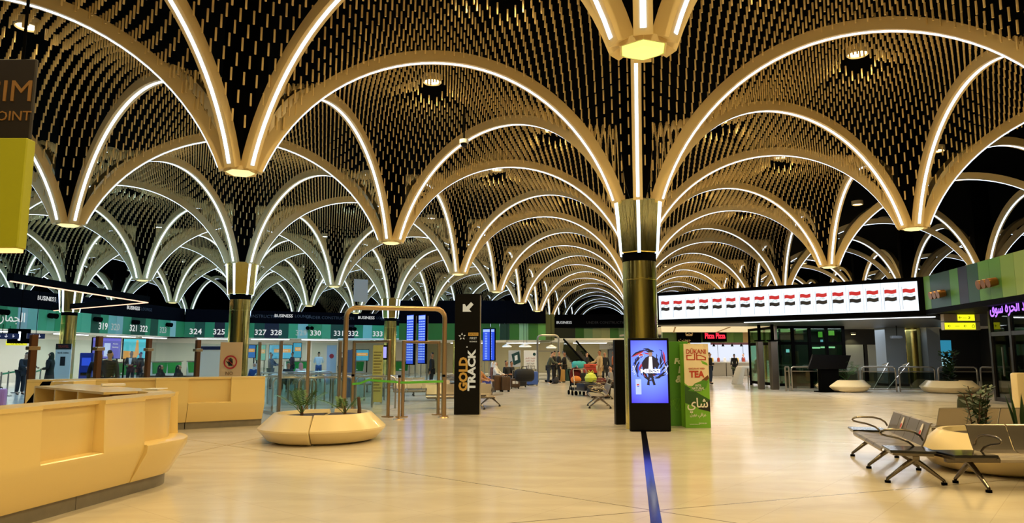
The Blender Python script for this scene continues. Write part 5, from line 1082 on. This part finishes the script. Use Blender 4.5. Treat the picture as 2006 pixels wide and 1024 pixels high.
r = T('wall_monitor', 'small violet lit monitor above the yellow roll-up display', 'monitor', at(748,690,26), 0); MB().box(-.2,.2,0,.06,-.26,.26).build('case', M_BLACK, r); MB().box(-.17,.17,-.006,0,-.2,.2).build('screen', mat('violet_screen', 'b4a8ff', .4, emit=1.3), r); MB().tube([(0,.04,0),(0,.04,-1.68)], .03, 8).build('post', M_STEEL, r)
r, w, z0, z1 = board('grey blue door panel behind the hoop barriers', 641, 657, 676, 760, 40, mat('panel_pale', 'b4bcc4', .5), 'screen_panel'); MB().prism(disc(0,z1-.6,.13,18), .004).build('round_mark', mat('ring_red', '', 0), r, loc=(0,-.006,0))
r, w, z0, z1 = board('tall slate blue panel left of the gate behind the fence', 681, 695, 685, 778, 27, mat('slate_blue', '4a5f86', .5), 'screen_panel')

# ================================================================== things hanging from the ceiling at left
r = T('hanging_sign', 'dark hanging sign with gold letters above a lime green panel at the left picture edge', 'hanging sign', (-4.35, 6.2, 0), 0)
MB().box(-.9,0,0,.12,2.54,3.54).build('lime_panel', mat('lime_panel', 'a8ac1c', .5), r, bev=.01); MB().box(-.88,-.01,.04,.08,3.54,4.3).build('dark_panel', mat('brown_black', '1c1410', .5), r, bev=.01); MB().box(-.88,-.02,.01,.11,2.51,2.54).build('light_edge', mat('amber_glow', 'ffc070', .4, emit=2), r)
M_DGL = mat('dull_gold_lettering', '8a6434', .6); text('lettering', 'SIM', .2, M_DGL, r, (-.22,.035,3.98)); text('lettering', 'POINT', .09, M_DGL, r, (-.2,.035,3.75))
for x_ in (-.75, -.15): MB().tube([(x_,.06,4.28),(x_,.06,9.4)], .015, 6).build('rod', M_BLACK, r)
r = T('bar_light', 'black hanging bar frame edged with thin light over the check-in queue', 'light frame', (0,0,0)); zz_ = 4.2
a_, b_, c_ = (-16.7,23.6,zz_), (-17.0,33.2,zz_), (-25.2,39.2,zz_)
for p, q in ((a_, b_), (b_, c_)):
    MB().bar(p, q, .22, .26).build('bar', M_BLACK, r); p2_, q2_ = (p[0]+.06,p[1]-.06,p[2]-.15), (q[0]+.06,q[1]-.06,q[2]-.15); MB().bar(p2_, q2_, .05, .04).build('light_edge', mat('peach_glow', (1,.8,.66), .4, emit=1.6), r)
for p in (a_, b_, c_): MB().tube([p, (p[0],p[1],9.4)], .015, 6).build('cable', M_BLACK, r)
q = at(707, 570, 30); r = T('hanging_board', 'blank grey board hanging tilted among the far vaults', 'hanging board', q, .5); MB().box(-.3,.3,0,.03,-.45,.5).build('panel', mat('board_grey', '9aa4a8', .5), r); MB().tube([(0,.02,.45),(0,.02,9.4-q[2])], .008, 6).build('cord', M_BLACK, r)
q = at(909, 281, 18); r = T('dome_camera', 'black dome camera hanging on a rod in front of the second arch', 'camera', q); MB().tube([(0,0,.1),(0,0,9.4-q[2])], .022, 8).build('rod', M_BLACK, r); MB().cyl((0,0,0), .12, .1, 18).build('housing', M_WHITE, r); MB().ball((0,0,-.01), .09, 12).build('dome', M_CASE, r)

# ================================================================== right lobby, food court, shop
# railings
rl = [(-.85,0,0),(-.85,0,.95),(-.82,0,1.05),(-.72,0,1.1),(.72,0,1.1),(.82,0,1.05),(.85,0,.95),(.85,0,0)]
def railing(lab, x0, x1, Y0, Y1):
    a, b = (PX(x0,Y0,740), Y0), (PX(x1,Y1,740), Y1); l = math.dist(a, b); r = T('railing_panel', lab, 'railing', ((a[0]+b[0])/2, (a[1]+b[1])/2, 0), math.atan2(b[1]-a[1], b[0]-a[0]), 'steel railing panels under the flag screen'); k = (l-.08)/1.7
    MB().tube([(x*k,y,z) for x, y, z in rl], .035, 10).build('hoop', M_STEEL, r); MB().bar((-.85*k,0,.9),(.85*k,0,.9),.04).build('mid_rail', M_STEEL, r); MB().bar((-.85*k,0,.1),(.85*k,0,.1),.04).build('low_rail', M_STEEL, r); MB().box(-.8*k,.8*k,-.006,.006,.14,.86).build('glass_pane', glass_mat('smoky_glass', '', .3), r)
for i, (x0, x1) in enumerate(((1537,1548),(1549,1605),(1608,1684),(1687,1757),(1760,1834),(1837,1917),(1920,1962))):
    railing(('narrowest steel railing panel, left end of the row','steel railing panel left of the black display stand','steel railing panel behind the black stand and planter','steel railing panel just right of the first round planter','widest bare steel railing panel between the two round planters','steel railing panel behind the second round planter','steel railing panel nearest the glass shop')[i], x0, x1, 33.2-.0035*(x0-1537), 33.2-.0035*(x1-1537))
for i, (xa, ya, xb, yb) in enumerate(((1698,711,1735,766),(1736,711,1774,767))):
    p, q = at(xa, ya, 37), gp(xb, yb+1); r = T('stair_handrail', ('left','right')[i]+' sloping steel handrail of the descending stair behind the railing', 'handrail', (0,0,0)); p = (p[0]-.2, 34.5, 1.25); q2 = (q[0]-.1, 33.4, .06)
    MB().tube([(p[0]-.15,p[1]+.3,p[2]-.1),(p[0],p[1],p[2]),q2], .03, 8).build('rail', M_STEEL, r); MB().bar((p[0],p[1],0),(p[0],p[1],p[2]),.04).build('post', M_STEEL, r)
# black display stand
r = T('display_stand', 'black lectern shaped display stand with a wide tilted screen', 'display stand', (14.05, 31.9, 0), 0); MB().prism([(-.95,1.02),(.75,1.02),(1.0,1.62),(-.7,1.66)], .12).build('tilted_screen', M_CASE, r, bev=.01); MB().box(-.35,.45,.1,.45,.05,1.05).build('pedestal', M_BLACK, r, bev=.01); MB().box(-.5,.6,-.05,.6,0,.05).build('base', M_BLACK, r)
# curved white stand
r = T('curved_stand', 'white curved waterfall shaped stand table in front of the food court', 'table', (PX(1460,41), 41, 0), .1); MB().prism([(-.55,0),(-.2,.0),(.0,.88),(.55,.9),(.55,1.02),(-.1,1.02),(-.22,.95)], .8).build('body', M_WHITE, r, bev=.03, seg=2); MB().bar((.45,.1,0),(.45,.1,.9),.05).build('leg', M_STEEL, r); MB().bar((.45,.7,0),(.45,.7,.9),.05).build('leg', M_STEEL, r)
leafy(PX(1447,42), 42, 0, .9, 4, 'dark potted plant half hidden behind the white curved stand', None, .25)
# food court
struct(MB().box(13.0, 24, 63, 63.3, 0, 3.3).build('wall_food_court', mat('food_white', 'e9e9ec', .5))); struct(MB().box(9.6, 30, 45, 64, 3.3, 3.45).build('ceiling_food_court', M_CREAM))
cf = T('food_counter', 'long pale counter of the food court with a white top', 'counter', (PX(1423,57), 57, 0)); MB().box(-5,2.2,0,.7,0,1.05).build('body', mat('counter_pale', 'b0a896', .5), cf); MB().box(-5.05,2.25,-.05,.75,1.05,1.12).build('worktop', M_WHITE, cf); MB().box(-.02,.02,-.01,0,0,1.05).build('joint', M_BLACK, cf)
random.seed(5)
for k in range(14):
    x = cf.location.x-3.5+.5*k; tag(MB().lathe([(.1,0),(.12,.12),(.1,.3),(.03,.34)], 10).build('food_container', mat('jar_%d' % (k % 4), ('c8ccd0','d8b04a','a8402c','e8e4da')[k % 4], .4), loc=(x, 57.35, 1.12)), 'small jar or container standing on the food court counter', 'container', 'containers on the food counter')
wallm = T('menu_board', 'bright white lit menu wall with red side over the food counter', 'menu board', (PX(1425,62.5), 62.5, 0)); MB().box(-4.2,3.6,0,.2,1.2,2.9).build('lit_wall', mat('menu_white', (.9,.93,1), .4, emit=.95), wallm); MB().box(-1.4,3.8,-.25,0,2.55,2.8).build('red_canopy', mat('canopy_red', 'a0242c', .5, emit=.25), wallm); MB().box(3.3,3.8,-.15,0,1.2,2.6).build('red_side', mat('canopy_red', '', 0), wallm); MB().box(-5.5,-3.2,-.2,0,2.5,2.75).build('yellow_sign', mat('menu_yellow', 'd8b838', .4, emit=.7), wallm)
for k in range(3): MB().box(-3+k*2.2,-2.97+k*2.2,-.02,0,1.2,2.55).build('panel_joint', M_DIM, wallm)
for k in range(4): o = T('spot_pendant', 'tiny black pendant spot over the food counter', 'pendant lamp', (PX(1400+18*k,58), 58, 2.35), 0, 'pendants of the food counter'); MB().lathe([(.12,0),(.05,.2)], 10).build('shade', M_BLACK, o); MB().tube([(0,0,.2),(0,0,.95)], .01, 5).build('cord', M_BLACK, o)
area('food_light', (PX(1425,58), 58, 3.2), 7, 3, 420, (1,.97,.95)); area('food_hall_light', (11, 49, 3.25), 6, 4, 260, (1,.85,.6))
s_ = T('soffit_panel', 'warm lit ceiling panel running under the flag screen into the food court', 'ceiling panel', (0,0,0)); MB().add([(7.6,36.5,3.08),(16.2,36.5,3.08),(17.5,45.5,3.08),(9.5,45.5,3.08)], [(3,2,1,0)]).build('panel', mat('soffit_warm', 'f6d9a0', .4, emit=.85), s_)
for k in range(3): MB().bar((8.4+k*2.8,36.8,3.06),(10.2+k*2.7,45.2,3.06),.08,.03).build('seam', mat('seam_gold', 'b08a4a', .5), s_)
tag(s_.children[0], None, None)
Ys = 46
band('trim_11', (9.7,46.2), (16.6,46.2), 2.45, 3.3, [(0,'4a6a32'),(PX(1422,46.2)-9.7,'5f8a3c'),(PX(1440,46.2)-9.7,'4f7a34'),(PX(1458,46.2)-9.7,'b89a6a'),(PX(1478,46.2)-9.7,'d8b98a')], 6.9)
struct(MB().bar((16.7, 46.3, 1.65), (22.6, 63, 1.65), .15, 3.3).build('wall_food_side', mat('food_white', '', 0) if 'food_white' in MATS else M_CREAM))
def signbox(lab, px0, px1, py0, py1, Y):
    x0, _, z1 = at(px0, py0, Y); x1, _, z0 = at(px1, py1, Y); r = T('shop_sign', lab, 'shop sign', ((x0+x1)/2, Y, (z0+z1)/2)); MB().box(-(x1-x0)/2,(x1-x0)/2,0,.15,-(z1-z0)/2,(z1-z0)/2).build('case', M_BLACK, r); return r, x1-x0, z1-z0
r, w, h = signbox('black shop sign with a burger outline and Arabic name', 1326, 1374, 645, 671, 46.0)
M_TAN = mat('tan_glow', 'c89a5a', .5, emit=.8)
MB().tube([(-.22+.44*t, -.02, .18+.16*math.sin(PI*t)) for t in np.linspace(0,1,10)], .014, 6).build('burger_outline', M_TAN, r); MB().tube([(-.24,-.02,.14),(-.1,-.02,.11),(0,-.02,.15),(.1,-.02,.11),(.24,-.02,.14)], .014, 6).build('burger_outline', M_TAN, r); MB().tube([(-.22,-.02,.08),(-.18,-.02,.02),(.18,-.02,.02),(.22,-.02,.08),(-.22,-.02,.08)], .014, 6).build('burger_outline', M_TAN, r); text('arabic_lettering', 'جوينت', .2, M_TAN, r, (-.3,-.01,-.25), rtl=True)
r, w, h = signbox('black shop sign reading Pizza Pizza in red lit letters', 1377, 1424, 644, 669, 45.9); text('lettering', 'Pizza Pizza', .34, mat('neon_red', 'ff2038', .4, emit=2.2), r, (0,-.02,-.05), width=w*.86, bold=.012)
# glass lift box and frames in the lobby
M_TEAL = glass_mat('green_glass', 'a9d8c0', .5)
lb = T('glass_lift', 'dark glass enclosure with green tinted panes and steel uprights under the flag screen', 'glass enclosure', (0,0,0)); x0, x1, y0, y1 = PX(1522,36), PX(1655,36), 36, 40
for x in np.linspace(x0, x1, 5):
    MB().box(x-.07,x+.07,y0-.07,y0+.07,0,3.08).build('upright', M_BLACK if x > x0 else M_STEEL, lb); MB().box(x-.05,x+.05,y1-.05,y1+.05,0,3.08).build('upright', M_BLACK, lb)
for z_ in (2.15, 2.95, .1): MB().box(x0,x1,y0-.05,y0+.05,z_,z_+.14).build('crossbeam', M_BLACK, lb); MB().box(x0-.05,x0+.05,y0,y1,z_,z_+.14).build('crossbeam', M_BLACK, lb)
for x, xx in zip(np.linspace(x0, x1, 5)[:-1], np.linspace(x0, x1, 5)[1:]): MB().box(x+.08,xx-.08,y0-.01,y0+.01,.24,2.95).build('glass_pane', M_TEAL, lb)
MB().box(x0-.01,x0+.01,y0+.1,y1-.1,.24,2.95).build('glass_pane', M_TEAL, lb)
for px, py, w_, h_, c, e_ in ((1640,652,.35,.3,'c8e06a',1.2),(1618,655,.25,.35,'a8d85a',1.0),(1633,680,.9,.1,'fff4d8',2.0),(1610,681,.5,.1,'fff4d8',2.0),(1553,687,.2,.2,'c8d8ff',2.0),(1621,669,.15,.25,'b8c4ff',1.5),(1575,645,.5,.5,'1f8a5a',.5),(1530,655,.35,.5,'2f9a6a',.4)):
    q = at(px, py, 45); o = T('lobby_lamp', 'small lit sign or lamp glimmering deep inside the dark glass lobby', 'lamp', (q[0], 45.8, 1.6+(q[2]-1.6)*45.8/45), 0, 'glimmering lobby lamps'); MB().box(-w_/2,w_/2,.05,.2,-h_/2,h_/2).build('case', M_BLACK, o); MB().box(-w_/2,w_/2,0,.05,-h_/2,h_/2).build('glow', mat('glow_'+c, c, .4, emit=e_), o)
for px, w_, Y, lb_ in ((1490,.28,35.0,'steel clad pillar at the left end of the glass lobby'),(1516,.34,34.6,'second steel clad pillar left of the glass lobby')):
    r = T('steel_pillar', lb_, 'pillar', (PX(px,Y), Y, 0)); MB().box(-w_/2,w_/2,-w_/2,w_/2,0,2.3).build('cladding', mat('steel_clad', '7a7268', .3, .9), r, bev=.03); MB().box(-w_/2-.05,w_/2+.05,-w_/2-.05,w_/2+.05,2.3,2.36).build('cap', M_BLACK, r); MB().cyl((0,0,2.36), .08, .74, 12).build('neck', M_BLACK, r)
M_GREY = mat('lobby_grey', '7d858c', .5)
for px0, px1, Y, lb_ in ((1661,1702,45.4,'wide grey shuttered panel in the dark lobby wall'),(1710,1730,45.4,'narrow grey panel right of the shuttered panel'),):
    x0_, x1_ = PX(px0,Y), PX(px1,Y); r = T('wall_panel', lb_, 'wall panel', ((x0_+x1_)/2, 45.85, 0)); MB().box(-(x1_-x0_)/2,(x1_-x0_)/2,0,.1,0,2.3).build('panel', M_GREY, r); MB().box((x1_-x0_)/2-.06,(x1_-x0_)/2,-.02,0,0,2.3).build('edge', M_BLACK, r)
for px0, px1, Y, lb_ in ((1738,1778,38.5,'broad grey square pillar left of the lobby gold column'),(1820,1846,38.5,'grey square pillar right of the lobby gold column')):
    x0_, x1_ = PX(px0,Y), PX(px1,Y); r = T('grey_pillar', lb_, 'pillar', ((x0_+x1_)/2, Y, 0)); w_ = x1_-x0_; MB().box(-w_/2,w_/2,0,w_,0.12,3.1).build('shaft', M_GREY, r, bev=.01); MB().box(-w_/2-.02,w_/2+.02,-.02,w_+.02,0,.12).build('skirting', M_BLACK, r)
q = at(1695, 641, 44); r = T('wall_lamp', 'yellow glowing downlight on the dark lobby wall above the shuttered panel', 'lamp', (q[0], 45.6, 2.95)); MB().cyl((0,0,0), .16, .12, 16).build('housing', M_STEEL, r); MB().cyl((0,0,-.01), .13, .02, 16).build('lens', mat('lamp_yellow', 'ffe9a0', .4, emit=6), r)
l = bpy.data.lights.new('lamp_light', 'SPOT'); l.energy = 60; l.color = (1,.85,.4); l.spot_size = 2.0; l.shadow_soft_size = .1; o = bpy.data.objects.new('lamp_light', l); COL.objects.link(o); o.parent = r; o.location = (0,0,-.04)
area('lobby_fill', (18, 40, 3.0), 8, 3, 220, (.8,.9,1)); area('stair_fill', (17, 35.0, 3.0), 5, 1.5, 120, (.9,.95,1))  # two added fill lights without fixtures, brightening the lobby and its planters
q = at(1757, 660, 36); r = T('lobby_camera', 'grey camera hanging on a rod in front of the broad grey pillar', 'camera', q); MB().tube([(0,0,0),(0,0,3.1-q[2])], .02, 6).build('rod', M_BLACK, r); MB().box(-.3,.25,-.1,.1,-.08,.06).build('body', mat('camera_grey', '4a4f54', .5), r, bev=.02)
# yellow direction signs
M_YEL = mat('sign_lit_yellow', 'f0f01c', .4, emit=1.15); M_SBOX = mat('sign_box', '9a9080', .5)
for i, (px0, px1, py0, py1, ylo, yhi, lb_) in enumerate(((1848,1920,614,629,1875,1908,'upper yellow lit direction sign with black pictograms under the green fascia'),(1849,1921,630,646,1850,1910,'lower yellow lit direction sign with arrows under the green fascia'))):
    Y = 27.5; x0_, _, z1 = at(px0, py0, Y); x1_, _, z0 = at(px1, py1, Y); r = T('direction_sign', lb_, 'sign', ((x0_+x1_)/2, Y, z0), 0); w_, h_ = x1_-x0_, z1-z0-.02
    MB().box(-w_/2,w_/2,0,.2,0,h_).build('case', M_SBOX, r); a_, b_ = PX(ylo,Y,py0)-(x0_+x1_)/2, PX(yhi,Y,py0)-(x0_+x1_)/2; MB().box(a_,b_,-.02,0,.02,h_-.02).build('lit_face', M_YEL, r)
    for k, t in enumerate(('←','—','↗') if i == 0 else ('←','—','←','⌂')): text('pictogram', t, .11, M_BLACK, r, (a_+(b_-a_)*(.14+.26*k), -.024, h_/2))
    for s in (-1, 1): MB().tube([(s*w_*.4,.1,h_ if i == 0 else h_),(s*w_*.4,.1,3.37-z0 if i == 0 else h_+.03)], .02, 6).build('hanger', M_BLACK, r)
# shop front at the right edge
M_FRM = mat('dark_frame', '1c1512', .4); sf = T('glazed_shopfront', 'dark framed glass shop front at the right picture edge', 'shop front', (0,0,0)); A_, B_ = (17.35,25.9), (15.6,15.5); l_ = math.dist(A_, B_); rz_ = math.atan2(B_[1]-A_[1], B_[0]-A_[0]); sf.location = (*A_, 0); sf.rotation_euler = (0,0,rz_)
for x in (0, 1.4, 3.0, 4.6, 6.4, 8.2): MB().box(x-.07,x+.07,-.07,.07,0,3.2).build('mullion', M_FRM, sf)
for z_ in (0, 2.3, 3.06): MB().box(0,l_,-.06,.06,z_,z_+.14).build('transom', M_FRM, sf)
for x, xx in ((0,1.4),(1.4,3.0),(3.0,4.6),(4.6,6.4),(6.4,8.2)): MB().box(x+.08,xx-.08,-.008,.008,.14,2.3).build('glass_pane', glass_mat('smoky_glass', '', .3), sf); MB().box(x+.08,xx-.08,-.008,.008,2.44,3.06).build('glass_pane', glass_mat('smoky_glass', '', .3), sf)
MB().bar((.9,-.12,.9),(.9,-.12,1.9),.04).build('door_handle', M_STEEL, sf)
tag(MB().box(0, l_, .0, .1, 3.2, 3.37).build('sign_rail', M_BLACK, loc=(*A_, 0), rot=(0,0,rz_)), 'black rail above the glass shop front carrying violet letters', 'sign rail')
nz = T('neon_sign', 'violet lit Arabic lettering hanging under the green fascia at the right edge', 'neon sign', (*on(FA, FB_, 4.3, .4), 0), r3); M_NEON = mat('neon_violet', 'a060f0', .4, emit=2.0)
for k, t in enumerate(('سوق','الحرة','بغداد','مطار')): text('arabic_lettering', t, .36, M_NEON, nz, (.4+k*1.0,-.02,3.12), rtl=True, width=.85, bold=.008)
MB().box(-.2,4.2,.02,.06,2.92,3.3).build('back_rail', M_BLACK, nz)
for i, (dx, dy, c, lb_) in enumerate(((.9,2.2,'8a7a5a','tall tan shelf behind the shop glass'),(2.6,2.6,'6a6a6c','grey shelf behind the shop glass'),(4.4,2.4,'4a4038','brown shelf behind the shop glass'))):
    r = T('display_shelf', lb_, 'shelf', (A_[0]+.9+.0*i, A_[1]-dx-.5, 0), rz_); m_ = mat('shelf_'+c, c, .5)
    MB().box(-.5,.5,.38,.42,0,1.9).build('back', m_, r)
    for z_ in (.1,.6,1.1,1.6): MB().box(-.5,.5,0,.4,z_,z_+.04).build('board', m_, r)
area('shop_light', (18.3, 22, 3.1), 2, 6, 45, (.9,.95,1))
struct(MB().box(19.8, 20, 14, 27.9, 0, 3.2).build('wall_shop', mat('shop_wall', '2a2c2e', .6)))
# cream screen box and rear planter edge at right
q = gp(1992, 792); r = T('cream_partition', 'cream rounded partition block standing at the right picture edge', 'partition', (PX(2012,20.5), 20.5, 0), 0); MB().box(-.32,.6,0,.3,.06,1.12).build('block', M_PLANT, r, bev=.06, seg=2); MB().box(-.28,.56,.04,.26,0,.06).build('plinth', M_PLI, r)
# poster in the lobby
q = at(1890, 690, 40); r = T('lobby_banner', 'turquoise lit banner deep in the dark lobby behind the second planter', 'banner', (q[0], 42, 0)); MB().box(-.5,.5,0,.06,.9,2.5).build('panel', mat('lobby_turquoise', '2f8fb0', .4, emit=.8), r); MB().prism([(-.4,.95),(.45,.95),(.45,1.5),(.1,1.6),(-.4,1.35)], .01).build('printed_shape', mat('lobby_pale', 'a8dce4', .4, emit=.8), r, loc=(0,-.012,0)); MB().bar((-.45,.1,0),(-.45,.1,2.4),.05).build('stand', M_BLACK, r); MB().bar((.45,.1,0),(.45,.1,2.4),.05).build('stand', M_BLACK, r)
